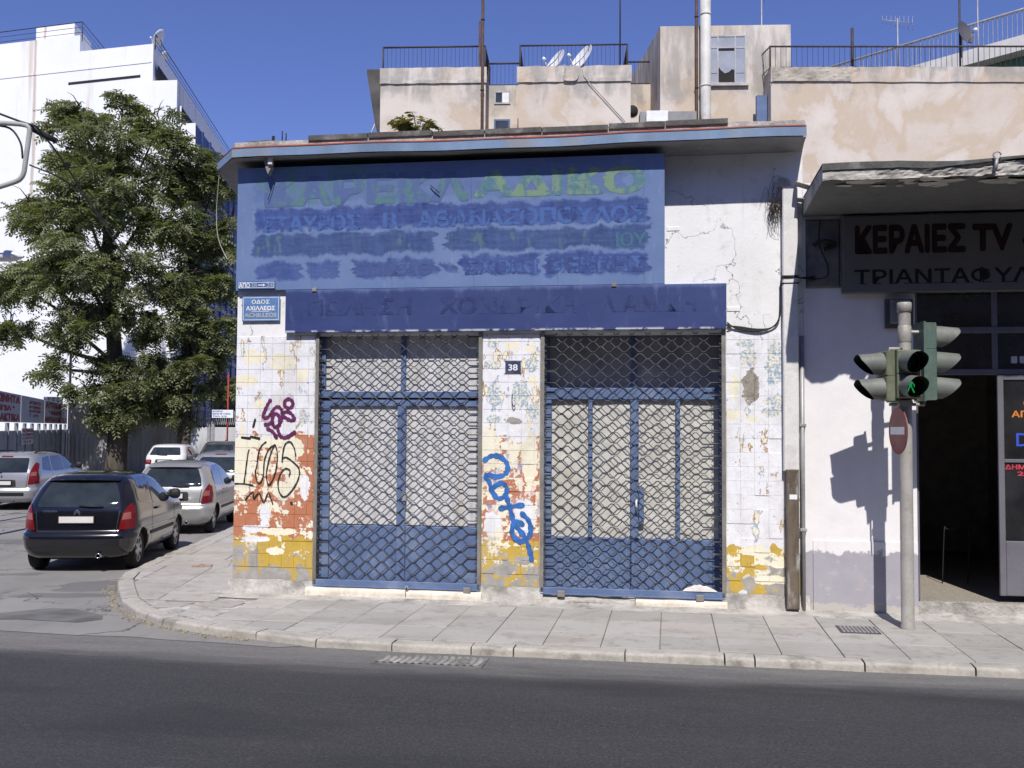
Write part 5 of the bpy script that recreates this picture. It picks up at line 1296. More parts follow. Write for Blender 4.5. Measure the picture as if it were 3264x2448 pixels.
MB().tube([(5.95, -.07, 12.75), (6.0, -.06, 12.5), (7.2, -.05, 11.15)], .013, 5).top('dish_cable', M['cable_pale'], 'thin cable slanting down the wall from the right dish', 'cable', (6.2, 0, 11), BF)
MB().tube([(-.62, .1, 10.1), (.0, .1, 11.6)], .03, 6).top('stay_rod', M['galv'], 'slanting metal stay at the left flank of the rear block', 'rod', (-.5, .1, 10), BF)

RF = Frame((6.86, 27.6, 0), -1)
r2 = thing('stained_apartment_block', 'broad stained beige block behind the antenna shop', 'building', (5, 2, 0), RF)
MB().prism([(.37, 0), (14, 0), (14, 8), (.12, 8)], 0, 12.02).part('wall', M['rear'], r2)
e = MB(); e.grid(lambda u, v: (.36 + u * 13.6, -.035 + (.025 * abs(mnoise.noise(Vector((u * 60, v * 7, 2)))) if u < .19 else 0), 12.0 + v * .43 + mnoise.noise(Vector((u * 22, 7, v))) * .015), 120, 6, False); e.grid(lambda u, v: (.36 + u * 13.6, -.035 + v * .4, 12.43), 40, 1, False); e.box(.40, 13.9, -.01, .3, 12.0, 12.41); e.box(.36, .40, .0, 1.3, 11.9, 12.41)
e.part('parapet_band', M['rear'], r2)
br = MB(); br.grid(lambda u, v: (.40 + u * 2.2, -.05 - .022 * max(0, mnoise.noise(Vector((u * 12, v * 5, 5)))), 12.02 + v * .38), 40, 8, False); br.part('spalled_patch', pm('bare_cement', (.40, .36, .30), .95, var=.3, sc=3, bump=.8, bsc=9, bdist=.03), r2)
MB().box(.05, .34, .35, .5, 10.8, 11.75).part('shutter', M['frame_blue'], r2)
t = thing('roof_railing', 'long iron roof railing on the stained block', 'railing', (.4, .2, 12.4), RF); railing(t, [(.1, 2.4), (.40, .2), (13.5, .2)], 12.44, 13.10, .15)
t = thing('mast', 'short thick dark pole behind the long roof railing', 'mast', (2.82, .5, 12.4), RF); MB().tube([(2.82, .5, 12.2), (2.82, .5, 13.75)], .045, 8).part('pole', M['iron'], t)
def yagi(lab, x, y, z0, z1, fr, ln=1.2, az=0.4, n=8):
    t = thing('tv_antenna', lab, 'antenna', (x, y, z0), fr); MB().tube([(x, y, z0), (x, y, z1)], .02, 6).part('mast', M['galv'], t)
    c, s = math.cos(az), math.sin(az); b = MB(); b.tube([(x - c * ln / 2, y - s * ln / 2, z1 - .1), (x + c * ln / 2, y + s * ln / 2, z1 - .1)], .012, 5).part('boom', M['galv'], t)
    e = MB()
    for k in range(n):
        q = -ln / 2 + ln * k / (n - 1); l = .12 + .015 * k
        e.tube([(x + c * q - s * l * 0, y + s * q, z1 - .1 - l), (x + c * q, y + s * q, z1 - .1 + l)], .006, 4)
    e.part('elements', M['galv'], t, kind='stuff')
yagi('television antenna over the middle of the long roof railing', 4.3, 1.0, 12.3, 14.25, RF, 1.0, .25)
yagi('lattice antenna on the brown pole above the tower', 9.1 - 8.7, 1.2, 12.3, 15.2, RF, .5, 1.0)
yagi('television antenna beside the dark satellite dish', 6.85, 1.5, 12.3, 15.6, RF, 1.0, -.2)
dish('dark grey satellite dish at the upper right corner', 6.15, .9, 13.75, .36, math.radians(35), math.radians(75), M['dish_dark'], RF)
MB().tube([(6.1, 1.0, 12.3), (6.1, 1.0, 15.2)], .03, 6).top('mast', M['iron'], 'mast carrying the dark satellite dish', 'mast', (6.1, 1.0, 12.4), RF)
tk = thing('water_tank', 'small grey roof tank at the corner of the long railing', 'tank', (.62, 1.4, 12.4), RF); MB().lathe([(0, 12.4), (.16, 12.4), (.16, 12.95), (.12, 13.0), (0, 13.02)], 16, Matrix.Translation((.62, 1.4, 0))).part('body', M['pane_grey'], tk)
# green building far right
GFm = Frame((18, 45, 0), -49)
gb = thing('green_gable_building', 'green clad building with pale sloping roof edge at the upper right', 'building', (4, 4, 0), GFm)
def corr(name, col, sc=9., var=.12):
    t = NT(name); p = t.obj(); n = t.noise(p, 1.2, 6)
    return pm(name, col, .55, .15, var=var, sc=1.2, bump=.1)
MB().box(-14, 16, .35, 10, 0, 18.1).part('wall', pm('cladding_green', (.075, .165, .115), .6, var=.15, sc=1), gb)
for k in range(60): MB().box(-13.9 + k * .5, -13.86 + k * .5, .32, .35, 10, 18.1).part('cladding_rib', bpy.data.materials['cladding_green'], gb)
MB().box(-14.5, 16.5, -.4, 10, 18.12, 18.75).part('roof_edge', pm('roof_edge_white', (.66, .64, .60), .8, var=.15, sc=1), gb)
t = thing('roof_railing', 'pale roof railing along the green building edge', 'railing', (0, -.2, 18.75), GFm)
tr = MB().tube([(-14, -.2, 19.9), (16, -.2, 19.9)], .06, 6).part('top_rail', M['galv'], t); bl = MB()
for k in range(150): bl.tube([(-14 + k * .2, -.2, 18.7), (-14 + k * .2, -.2, 19.9)], .016, 4, caps=False)
bl.part('balusters', M['galv'], t, kind='stuff')
# ------------------------------------------------------------ white block at the far left of the side street
WF = Frame((-18, 54, 0), -16)
SK = Vector((-.37, .93))                                            # depth direction along the side street
wb = thing('white_block', 'tall white stepped apartment block with blue flank behind the trees', 'building', (-8, 6, 0), WF)
def skew(poly, d, name, mat, parent=wb, y0=0.):
    """front outline (s,z) pushed back along the street"""
    n = len(poly); a = [(s + SK.x * y0, SK.y * y0, z) for s, z in poly]; b = [(s + SK.x * d, SK.y * d, z) for s, z in poly]
    return MB().add(a + b, [tuple(range(n)), tuple(range(2 * n - 1, n - 1, -1))] + [(i, n + i, n + (i + 1) % n, (i + 1) % n) for i in range(n)]).part(name, mat, parent)
skew([(-34, 0), (.7, 0), (.6, 18.85), (-.62, 18.9), (-.62, 21.35), (-2.2, 21.45), (-2.2, 23.55), (-7.08, 23.6), (-7.08, 24.55), (-34, 24.7)], 26, 'wall', M['wbld'])
M['clad_blue'] = pm('cladding_blue', (.055, .085, .25), .5, .1, var=.12, sc=.8); M['par_grey'] = pm('parapet_lilac', (.42, .42, .47), .8, var=.1, sc=1)
fl_ = MB(); fl_.add([(.73, .03, 0), (.73 + SK.x * 26 + .03, SK.y * 26, 0), (.63 + SK.x * 26 + .03, SK.y * 26, 18.75), (.63, .03, 18.75)], [(0, 1, 2, 3)]); fl_.part('blue_flank', M['clad_blue'], wb)
for k in range(12):
    d = 1.2 + k * 2.0; z1 = 18.7
    MB().box(.70 + SK.x * d, .78 + SK.x * d, SK.y * d, SK.y * d + .12, 0, z1).part('flank_rib', M['clad_blue'], wb)
for k in range(1, 6): MB().add([(.76, .03, k * 3.1), (.76 + SK.x * 26, SK.y * 26, k * 3.1), (.76 + SK.x * 26, SK.y * 26, k * 3.1 + .25), (.76, .03, k * 3.1 + .25)], [(0, 1, 2, 3)]).part('flank_band', M['par_grey'], wb)
# flat dark panels on the flank stand in for shaded balcony recesses
for s, z0, z1 in ((-.60, 19.0, 20.0), (-2.18, 21.6, 22.5)):
    MB().add([(s, .4, z0), (s + SK.x * 25, SK.y * 25, z0), (s + SK.x * 25, SK.y * 25, z1), (s, .4, z1)], [(0, 1, 2, 3)]).part('recess', M['dark_in'], wb)
MB().box(-7.8, -3.0, -.02, .02, 21.72, 21.86).part('wall_slot', M['dark_in'], wb); MB().box(-30, -2.3, -.03, .0, 22.5, 22.62).part('string_course', M['wbld'], wb)
MB().add([(-.45, .05, 19.9), (-.35, .05, 19.9), (-.35, .05, 18.9), (-.45, .05, 18.9)], [(0, 1, 2, 3)]).part('pipe_edge', M['plate_white'], wb)
skew([(-10.6, 24.6), (-7.9, 24.6), (-7.9, 25.75), (-10.6, 25.75)], 4, 'roof_box', M['wbld'], y0=1.0)
t = thing('roof_railing', 'dark roof railing on the white block', 'railing', (-10, .3, 24.6), WF); railing(t, [(-34, .3), (-7.2, .3), (-7.2 + SK.x * 5, 5)], 24.55, 25.45, 1.6, bars=(24.85, 25.15))
t = thing('flank_railing', 'dark railing running down the flank roof of the white block', 'railing', (-2.2, .5, 23.5), WF); railing(t, [(-2.3, .3), (-2.3 + SK.x * 24, .93 * 24)], 23.6, 24.2, 1.8, bars=(23.9,))
dish('white dish on the parapet corner of the white block', -2.5, 1.0, 24.2, .55, math.radians(-75), math.radians(60), M['dish'], WF); dish('lower white dish behind the parapet corner of the white block', -3.75, 3.2, 23.95, .5, math.radians(-75), math.radians(60), M['dish'], WF)

# ------------------------------------------------------------ yard fence with signboards
FF = Frame((-15.6, 30.3, 0), 108.5)
M['sheet_blue'] = pm('sheet_metal_blue', (.26, .275, .295), .55, .2, var=.2, sc=1.5, dirt=(.07, .06, .055), dirt_amt=.5); M['sheet_grey'] = pm('sheet_metal_grey', (.54, .55, .555), .5, .3, var=.2, sc=1, dirt=(.22, .19, .17), dirt_amt=.5, dirt_sc=1.2, stretch=(1, 1, .3))
M['board'] = pm('sign_board_pale', (.37, .38, .43), .6, var=.1, sc=1.5); M['red_letter'] = pm('letter_crimson', (.28, .03, .045), .6, var=.2)
fe = thing('yard_fence', 'blue-grey sheet metal yard fence under the red lettered boards', 'fence', (8, 0, ROAD), FF)
for k in range(14):
    a = -6 + k * 1.9; MB().cbox(a + .02, a + 1.88, -.02, .02, .15, 2.05, .02).part('panel', M['sheet_blue'], fe); MB().box(a - .05, a + .02, -.06, .06, .05, 2.3).part('post', M['sheet_blue'], fe)
def lines(parent, rows, s0, s1, y=-.03, mat='red_letter'):
    for body, z0, z1, a, b, bold in rows: ftext(body, s0 + (s1 - s0) * a, s0 + (s1 - s0) * b, z0, z1, y, bold).part('lettering', M[mat], parent)
big = [('ΑΥΤΟΚΙΝΗΤΑ', 2.95, 3.2, .03, .97, .05), ('" ΝΑΜΠΙΛ "', 2.68, 2.86, .14, .84, .05), ('ΑΝΤΑΛΛΑΚΤΙΚΑ', 2.36, 2.6, .0, .97, .05)]
for lab, a, b, rows in (('left red lettered signboard on the yard fence, cut by the frame', -4.4, 4.2, big), ('middle signboard on the yard fence with small red lines', 4.35, 10.6, [('ΑΓΟΡΑΖΩ', 3.0, 3.12, .3, .8, .04), ('ΑΥΤΟΚΙΝΗΤΑ', 2.85, 2.95, .3, .8, .04), ('ΓΙΑ ΑΠΟΣΥΡΣΗ', 2.70, 2.8, .3, .8, .03), ('Τ 210', 2.54, 2.64, .3, .7, .03)]), ('right red lettered signboard on the yard fence beside the corrugated sheet', 10.75, 19.4, big)):
    t = thing('yard_signboard', lab, 'signboard', ((a + b) / 2, 0, 2.3), FF, 'red lettered yard boards'); MB().cbox(a, b, -.02, .02, 2.32, 3.27, .01).part('board', M['board'], t); lines(t, rows, a, b)
t = thing('gate_notice', 'small white notice with red lines hung on the yard fence', 'notice', (5.7, -.05, 1.5), FF); MB().cbox(4.4, 7.4, -.05, -.03, 1.55, 2.12, .005).part('board', pm('notice_white', (.5, .5, .53), .6), t); lines(t, [('ΑΓΟΡΑΖΩ', 1.98, 2.08, .05, .95, .05), ('ΑΥΤΟΚΙΝΗΤΑ', 1.85, 1.94, .05, .95, .04), ('ΓΙΑ ΑΠΟΣΥΡΣΗ', 1.73, 1.81, .05, .95, .03), ('210', 1.6, 1.69, .1, .8, .03)], 4.4, 7.4, -.056)
def corrugated(name, label, fr, x0, x1, z0, z1, mat, pitch=.12, amp=.03):
    n = int((x1 - x0) / pitch * 4)
    return MB().grid(lambda u, v: (x0 + u * (x1 - x0), amp * math.sin(u * n / 4 * 2 * math.pi), z0 + v * (z1 - z0)), n, 3).top(name, mat, label, 'fence panel', ((x0 + x1) / 2, 0, z0), fr)
CF = Frame((-20.9, 47.0, 0), 8)
corrugated('corrugated_fence', 'tall grey corrugated sheet fence beside the ivy-clad trunk', CF, 0, 2.4, .05, 3.3, M['sheet_grey'], .2, .045)
corrugated('corrugated_fence', 'shaded corrugated sheet fence behind the big tree trunk', Frame((-18.4, 47.6, 0), 3), 0, 3.0, .05, 2.9, M['sheet_grey'], .2, .045)
corrugated('corrugated_cap_sheet', 'short pale corrugated sheet hanging at the fence corner', Frame((-20.6, 45.9, 0), 20), -.9, -.1, 2.35, 3.55, pm('sheet_pale', (.42, .44, .45), .5, .3, var=.1, sc=2), .2, .04)
MB().tube([(-20.35, 45.8, .05), (-20.35, 45.8, 7.2)], .06, 8).top('fence_pole', M['sheet_grey'], 'slim pole standing at the corner of the yard fence', 'pole', (-20.35, 45.8, .05), WORLD)
# gate with bars, barbed coil and small notice
gt = thing('barred_gate', 'white barred gate in the shade beyond the tree', 'gate', (-17, 50, .05), WORLD)
for k in range(34): MB().box(-18.1 + k * .12, -18.05 + k * .12, 50, 50.04, .9 if k % 1 else .1, 2.15).part('bar', M['plate_white'], gt)
MB().box(-18.15, -14.0, 50.04, 50.08, 2.08, 2.16).box(-18.15, -14.0, 50.04, 50.08, 1.2, 1.45).part('cross_rail', M['sheet_grey'], gt)
g2 = thing('yard_gate', 'grey sheet gate with posts under the razor wire coil', 'gate', (-14, 46, .05), WORLD)
for a, b in ((-15.2, -14.0), (-13.9, -12.2)): MB().cbox(a, b, 46.0, 46.05, .2, 2.2, .02).part('leaf', M['sheet_grey'], g2)
for x in (-14.05, -13.85, -12.1): MB().box(x, x + .14, 45.95, 46.1, .05, 2.45).part('post', M['galv'], g2)
co = MB(); co.tube([(-14.9 + .0075 * k + .0, 46 + .25 * math.cos(k * .5) * .3, 2.62 + .33 * math.sin(k * .5)) for k in range(360)], .018, 4)
co.top('razor_wire', M['galv'], 'coil of razor wire above the grey yard gate', 'razor wire', (-13.6, 46, 2.3), WORLD)
sn = thing('yard_notice', 'white rectangular notice on the gate by the corner pillar', 'notice', (-12.6, 44.5, 2.4), WORLD); MB().cbox(-13.4, -12.45, 44.5, 44.53, 2.62, 2.98, .005).part('board', M['plate_white'], sn)
for body, z, b in (('ΚΟΥΚΕΑΣ', 2.88, .5), ('ΒΕΣΠΕΣ ΜΕ ΤΟ ΜΗΝΑ', 2.77, .9), ('ΤΗΛ: 210', 2.66, .7)):
    text_mb(body, .9 * b, .07, .04, place=lambda a, c: (-13.37 + a, 44.495, z + c)).part('lettering', M['graf_blue'], sn)
MB().tube([(-12.75, 44.7, .05), (-12.75, 44.7, 4.6)], .04, 8).top('red_pole', pm('pole_red', (.30, .035, .025), .6), 'slim red pole behind the notice at the pillar edge', 'pole', (-12.75, 44.7, .05), WORLD)
yb = thing('yard_shed', 'dark low shed behind the yard gate', 'shed', (-13, 53, 0), WORLD); MB().box(-15.6, -9, 52, 56, 0, 4.6).part('wall', pm('shed_wall', (.10, .095, .09), .9, var=.3, sc=1), yb); MB().box(-15.9, -8.8, 51.5, 56.2, 4.6, 4.8).part('roof', M['galv'], yb)
weed('street_shrub', 'bright green fern-like shrub at the foot of the red pole', -12.55, 43.5, .05, 30, .7, 1.5, [M['weed'], M['weed']], WORLD)

# ------------------------------------------------------------ overhead things at the left edge
lp = thing('street_lamp', 'white street lamp head reaching in at the left edge', 'street lamp', (-11.2, 20, .05), WORLD)
hd = MB(); hd.grid(lambda u, v: (-10.95 + u * 1.06, 20 + .15 * math.cos(v * 2 * math.pi) * (math.sin(min(1, (1 - u) * 3.2 + .12) * math.pi / 2)), 5.62 + (.13 if math.sin(v * 2 * math.pi) > 0 else .10) * math.sin(v * 2 * math.pi) * math.sin(min(1, (1 - u) * 3.2 + .1) * math.pi / 2)), 14, 20)
hd.part('lamp_head', pm('lamp_white', (.66, .66, .64), .4, var=.08), lp); MB().tube(smooth_line([(-11.6, 20, .05), (-11.6, 20, 4.8), (-11.5, 20, 5.5), (-10.9, 20, 5.62)]), .06, 10).part('pole', M['galv'], lp)
sg = thing('sign_gantry', 'grey tube frame of a road sign at the upper left edge', 'sign frame', (-9.9, 18, .05), WORLD)
MB().tube(smooth_line([(-10.2, 18, 7.76), (-9.35, 18, 7.74), (-8.92, 18, 7.70), (-8.86, 18, 7.58)], 3) + [(-8.93, 18, 6.95)] + smooth_line([(-8.94, 18, 6.85), (-9.0, 18, 6.72), (-9.2, 18, 6.62), (-10.2, 18, 6.3)], 3), .045, 10).part('frame_tube', pm('gantry_grey', (.35, .35, .32), .5, var=.1), sg)
MB().tube([(-10.2, 18, .05), (-10.2, 18, 8.2)], .08, 10).part('pole', M['galv'], sg)
MB().tube(smooth_line([(-9.6, 18.05, 7.72), (-9.25, 18.05, 7.66), (-9.05, 18.05, 7.4), (-9.0, 18.05, 7.1)]), .02, 6).part('cable', M['cable'], sg)
def wire(name, lab, pts, r, mat='cable'): return MB().tube(smooth_line(pts, 8), r, 6).top(name, M[mat], lab, 'cable', pts[0], WORLD)
wire('overhead_cable', 'thick black overhead cable sloping down into the tree', [(-12.5, 17.2, 8.9), (-9.25, 18, 7.85), (-8.7, 18.3, 7.55), (-9.6, 23, 7.0), (-13.0, 36, 6.7), (-15.5, 43, 8.2)], .02)
MB().tube([(-8.85, 18.0, 7.66), (-8.72, 18.25, 7.60), (-8.5, 18.3, 7.5)], .055, 8).top('cable_clamp', M['cable'], 'black clamp where the overhead cable meets the sign frame', 'clamp', (-8.75, 18.2, 7.5), WORLD)
wire('thin_cable', 'thin black cable below the sign frame running towards the tree', [(-8.9, 18.1, 7.0), (-8.4, 19, 6.75), (-9.5, 24, 6.6), (-13.8, 38, 7.3)], .014)
wire('hanging_wire', 'pale loose wire dangling from the eave corner of the shop', [tuple(FAC.w(-.28, -.0, 5.5)), tuple(FAC.w(-.36, .1, 5.0)), tuple(FAC.w(-.33, .1, 4.65)), tuple(FAC.w(-.22, .1, 4.40)), tuple(FAC.w(-.16, .05, 4.36))], .006, 'cable_pale')

# ------------------------------------------------------------ trees
M['bark'] = pm('bark', (.085, .072, .06), .95, var=.35, sc=4, bump=.8, bsc=18, stretch=(1, 1, .25), bdist=.02)
M['leaf'] = leaf_mat('leaf_green', (.142, .163, .080), (.185, .203, .11), (.29, .29, .17))
def tree(name, label, base, trunk_pts, trunk_r, lobes, nf, seed, y0):
    """lobes: (x, z, rx, rz, y offset); fronds of paired leaflets spread through the lobes"""
    random.seed(seed); t = thing(name, label, 'tree', base, WORLD)
    tp = smooth_line([Vector(p) for p in trunk_pts], 5); n = len(tp)
    MB().tube(tp, [trunk_r * (1.15 - .8 * i / (n - 1)) for i in range(n)], 12).part('trunk', M['bark'], t)
    lm = MB(); tips = []
    for (x, z, rx, rz, dy) in lobes:
        k = max(1, min(n - 2, int(n * (.30 + .6 * max(0, min(1, (z - trunk_pts[0][2] - 3) / (trunk_pts[-1][2] - trunk_pts[0][2] + 1)))) * .95)))
        a = Vector(tp[k]); c = Vector((x, y0 + dy, z)); m = a.lerp(c, .5) + Vector((0, 0, -.1 * (c - a).length + .3)); 
        q = smooth_line([a, m, c, c + Vector((random.uniform(-.4, .4) * rx, 0, rz * .6))], 5)
        r0 = trunk_r * .34 * (1 - .5 * k / n); lm.tube(q, [max(.012, r0 * (1 - .93 * i / (len(q) - 1))) for i in range(len(q))], 7)
        for b in range(9):
            p = q[random.randrange(len(q) // 2, len(q))]; d = Vector((random.uniform(-1, 1) * rx, random.uniform(-1, 1) * rx, random.uniform(-.6, 1) * rz)) * .9
            lm.tube([p, p + d * .5 + Vector((0, 0, .15)), p + d], [.03, .018, .007], 5)
    lm.part('limbs', M['bark'], t)
    vs = []; fs = []
    tot = sum(rx * rz for _, _, rx, rz, _ in lobes)
    for (x, z, rx, rz, dy) in lobes:
        cnt = int(nf * rx * rz / tot); ctr = Vector((x, y0 + dy, z))
        clumps = []
        for k in range(max(5, cnt // 30)):
            while True:
                p = Vector((random.uniform(-1, 1), random.uniform(-1, 1), random.uniform(-1, 1)))
                if .25 < p.length < 1: break
            clumps.append(p)
        for k in range(cnt):
            c = random.choice(clumps); p = c + Vector((random.gauss(0, .15), random.gauss(0, .15), random.gauss(0, .11)))
            org = ctr + Vector((p.x * rx, p.y * min(rx, 2.2), p.z * rz))
            az = math.atan2(p.y, p.x) + random.gauss(0, .8); el = random.gauss(-.30, .45); L = random.uniform(.46, .82)
            d = Vector((math.cos(az) * math.cos(el), math.sin(az) * math.cos(el), math.sin(el)))
            side = d.cross(Vector((0, 0, 1))).normalized(); nrm = side.cross(d); ro = random.gauss(0, .55); side, nrm = side * math.cos(ro) + nrm * math.sin(ro), nrm * math.cos(ro) - side * math.sin(ro)
            for j in range(5):
                f = .2 + .18 * j; q = org + d * (L * f) + Vector((0, 0, -.22 * L * f * f))
                for sg_ in (-1, 1):
                    ll = L * .34 * (1.1 - .5 * f); wv = d * (L * .082)
                    tip = q + side * (sg_ * ll) + d * ll * .35 + Vector((0, 0, -ll * .35)) + nrm * random.uniform(-.03, .03)
                    mid = q.lerp(tip, .45); b = len(vs)
                    vs += [q, mid + wv, tip, mid - wv]; fs.append((b, b + 1, b + 2, b + 3))
    mb = MB(); mb.v = [tuple(v) for v in vs]; mb.f = fs; mb.sm = [False] * len(fs); mb.mi = [0] * len(fs)
    mb.part('crown', M['leaf'], t)
    return t
PX = 70.5
def lob(L, y=45.): return [((u - 1632) / 3173 * y, 2.2 + (1362 - v) / 3173 * y, ru / PX * y / 45 * .92, rv / PX * y / 45 * .92, dy) for u, v, ru, rv, dy in L]
T1 = [(170, 345, 85, 45, .5), (255, 365, 60, 50, -.5), (368, 330, 45, 48, 0), (470, 370, 80, 60, .6), (560, 440, 60, 60, 0), (330, 470, 150, 80, -.8), (500, 540, 120, 90, .5), (200, 540, 100, 80, .8), (350, 650, 170, 100, -1.2), (150, 690, 110, 80, 0), (60, 650, 60, 60, .5), (280, 850, 150, 100, -1.5), (100, 870, 95, 80, -.4), (40, 900, 60, 80, .6), (35, 1045, 42, 70, .2), (420, 880, 120, 90, -1.0), (350, 1010, 110, 80, -1.4), (235, 1050, 70, 60, -.6), (195, 1180, 55, 38, -.5), (330, 1170, 55, 50, -1), (395, 1290, 70, 60, -.8), (300, 1255, 55, 42, -.6), (430, 1225, 65, 50, -.9), (365, 1350, 48, 60, -.7)]
T2 = [(595, 540, 80, 75, 0), (655, 590, 60, 60, .4), (560, 740, 105, 95, -.6), (675, 760, 55, 70, 0), (710, 545, 28, 32, .3), (725, 700, 24, 40, .2), (610, 900, 95, 75, -.8), (690, 890, 50, 60, .3), (560, 1040, 100, 80, -.6), (690, 1040, 72, 80, -.2), (500, 1170, 80, 60, -.7), (640, 1170, 80, 66, -.5), (700, 1230, 50, 45, -.2), (560, 1265, 75, 40, -.3), (470, 1290, 60, 45, .2), (600, 1320, 55, 36, -.5)]
bx_ = (372 - 1632) / 3173 * 45
tree('street_tree', 'large leafy tree with ivy-thick trunk before the white block', (bx_, 45, .05), [(bx_, 45, 0), (bx_ + .1, 45, 2.5), (bx_ - .1, 45, 5), (bx_ - .35, 45, 8), (bx_ - .5, 44.8, 11), (bx_ + .2, 44.8, 14.5)], .42, lob(T1), 8500, 3, 45)
bx2 = (588 - 1632) / 3173 * 46
tree('street_tree', 'slimmer second tree overhanging the corner shop edge', (bx2, 46, .05), [(bx2, 46, 0), (bx2 + .02, 46, 2.5), (bx2 + .1, 46, 5), (bx2 - .1, 46, 8), (bx2 + .4, 46, 11), (bx2 + .8, 46, 12.5)], .30, lob(T2, 46), 5300, 5, 46)
# ------------------------------------------------------------ parked cars
M['tyre'] = pm('tyre_rubber', (.018, .018, .018), .85, var=.3, sc=9); M['rim'] = pm('wheel_cover', (.62, .62, .61), .4, .1, var=.12, sc=8); M['car_black'] = pm('car_trim_black', (.018, .018, .019), .6, var=.2)
M['car_glass'] = glass_dark('car_glass', (.014, .018, .019), .03); M['lamp_red'] = pm('lamp_red', (.14, .008, .011), .15, var=.15, sc=12, bump=.05); M['lamp_clear'] = pm('lamp_pinkish', (.25, .09, .08), .15, var=.1); M['chrome'] = pm('chrome', (.6, .6, .62), .15, .95, var=.05)
M['plate'] = pm('number_plate', (.62, .60, .58), .4, var=.06, sc=3)
P_BLACK = paintwork('paint_black', (.004, .004, .007), .0, .15, amt=.02); P_SILV = paintwork('paint_silver', (.40, .40, .39), .55, .32, amt=.2); P_SILV2 = paintwork('paint_silver_cool', (.38, .39, .42), .55, .3, amt=.25); P_WHITE = paintwork('paint_white', (.72, .72, .72), 0, .3, amt=.2); P_DARK = paintwork('paint_dark_blue', (.012, .016, .026), .0, .25, amt=.2)

class Body:
    """stack of rounded plan outlines; gives points on its flank and tail for panels"""
    def __init__(s, sl, bow=.07, rx=.24, ry=.32):
        s.sl = sl; s.bow = bow; s.rx = rx; s.ry = ry
    def at(s, z):
        L = s.sl
        if z <= L[0][0]: return L[0][1:]
        for a, b in zip(L, L[1:]):
            if a[0] <= z <= b[0]:
                t = (z - a[0]) / (b[0] - a[0]); return tuple(p + (q - p) * t for p, q in zip(a[1:], b[1:]))
        return L[-1][1:]
    def tail(s, x, z, lift=0.):
        yr, yf, w = s.at(z); rx, ry = min(s.rx, w * .6), s.ry; ax = min(abs(x), w * .995)
        if ax <= w - rx: y = yr + s.bow * (ax / w) ** 2
        else:
            y0 = yr + s.bow * ((w - rx) / w) ** 2; y = y0 + ry * (1 - math.sqrt(max(0, 1 - ((ax - w + rx) / rx) ** 2)))
        return Vector((x, y - lift, z))
    def side(s, sg, y, z, lift=0.):
        yr, yf, w = s.at(z); rx, ry = min(s.rx, w * .6), s.ry; y0 = yr + s.bow * ((w - rx) / w) ** 2
        mid = (yr + yf) / 2; hw = w - .035 * ((y - mid) / ((yf - yr) / 2)) ** 2 if yf > yr else w
        hw = w - .03 * max(0, (y - mid) / ((yf - yr) / 2)) ** 2
        if y < y0 + ry: x = hw - rx + rx * math.sqrt(max(0, 1 - ((y0 + ry - y) / ry) ** 2))
        elif y > yf - .5: x = hw - .3 + .3 * math.sqrt(max(0, 1 - ((y - yf + .5) / .5) ** 2))
        else: x = hw
        return Vector((sg * (x + lift), y, z))
    def ring(s, z):
        yr, yf, w = s.at(z); rx, ry = min(s.rx, w * .6), s.ry; P = []
        for i in range(11): P.append(s.tail((w - rx) * (i / 5 - 1), z))
        y0 = yr + s.bow * ((w - rx) / w) ** 2
        for k in range(1, 7):
            a = k / 7 * math.pi / 2; P.append(Vector((w - rx + rx * math.sin(a), y0 + ry * (1 - math.cos(a)), z)))
        N = 26
        for k in range(N + 1): P.append(s.side(1, y0 + ry + (yf - .02 - y0 - ry) * k / N, z))
        for i in range(1, 6): P.append(Vector(((w - .33) * (1 - i / 3), yf, z)))
        Q = [s.side(-1, y0 + ry + (yf - .02 - y0 - ry) * k / N, z) for k in range(N, -1, -1)]
        P += Q
        for k in range(6, 0, -1):
            a = k / 7 * math.pi / 2; P.append(Vector((-(w - rx + rx * math.sin(a)), y0 + ry * (1 - math.cos(a)), z)))
        return P

def poly_panel(poly, fn, cuts=5):
    bm = bmesh.new(); f = bm.faces.new([bm.verts.new((a, b, 0)) for a, b in poly])
    bmesh.ops.triangulate(bm, faces=[f]); bmesh.ops.subdivide_edges(bm, edges=bm.edges[:], cuts=cuts, use_grid_fill=True)
    bm.verts.index_update(); mb = MB()
    mb.add([fn(v.co.x, v.co.y) for v in bm.verts], [tuple(v.index for v in f.verts) for f in bm.faces], True); bm.free()
    return mb
def rounded(poly, r=.04):
    out = []
    for i in range(len(poly)):
        a, b, c = Vector(poly[i - 1]), Vector(poly[i]), Vector(poly[(i + 1) % len(poly)])
        d1, d2 = (a - b), (c - b); k = min(r, d1.length * .4, d2.length * .4)
        p, q = b + d1.normalized() * k, b + d2.normalized() * k
        for t in (0, .5, 1): out.append(tuple((p * (1 - t) ** 2 + b * 2 * t * (1 - t) + q * t * t)))
    return out

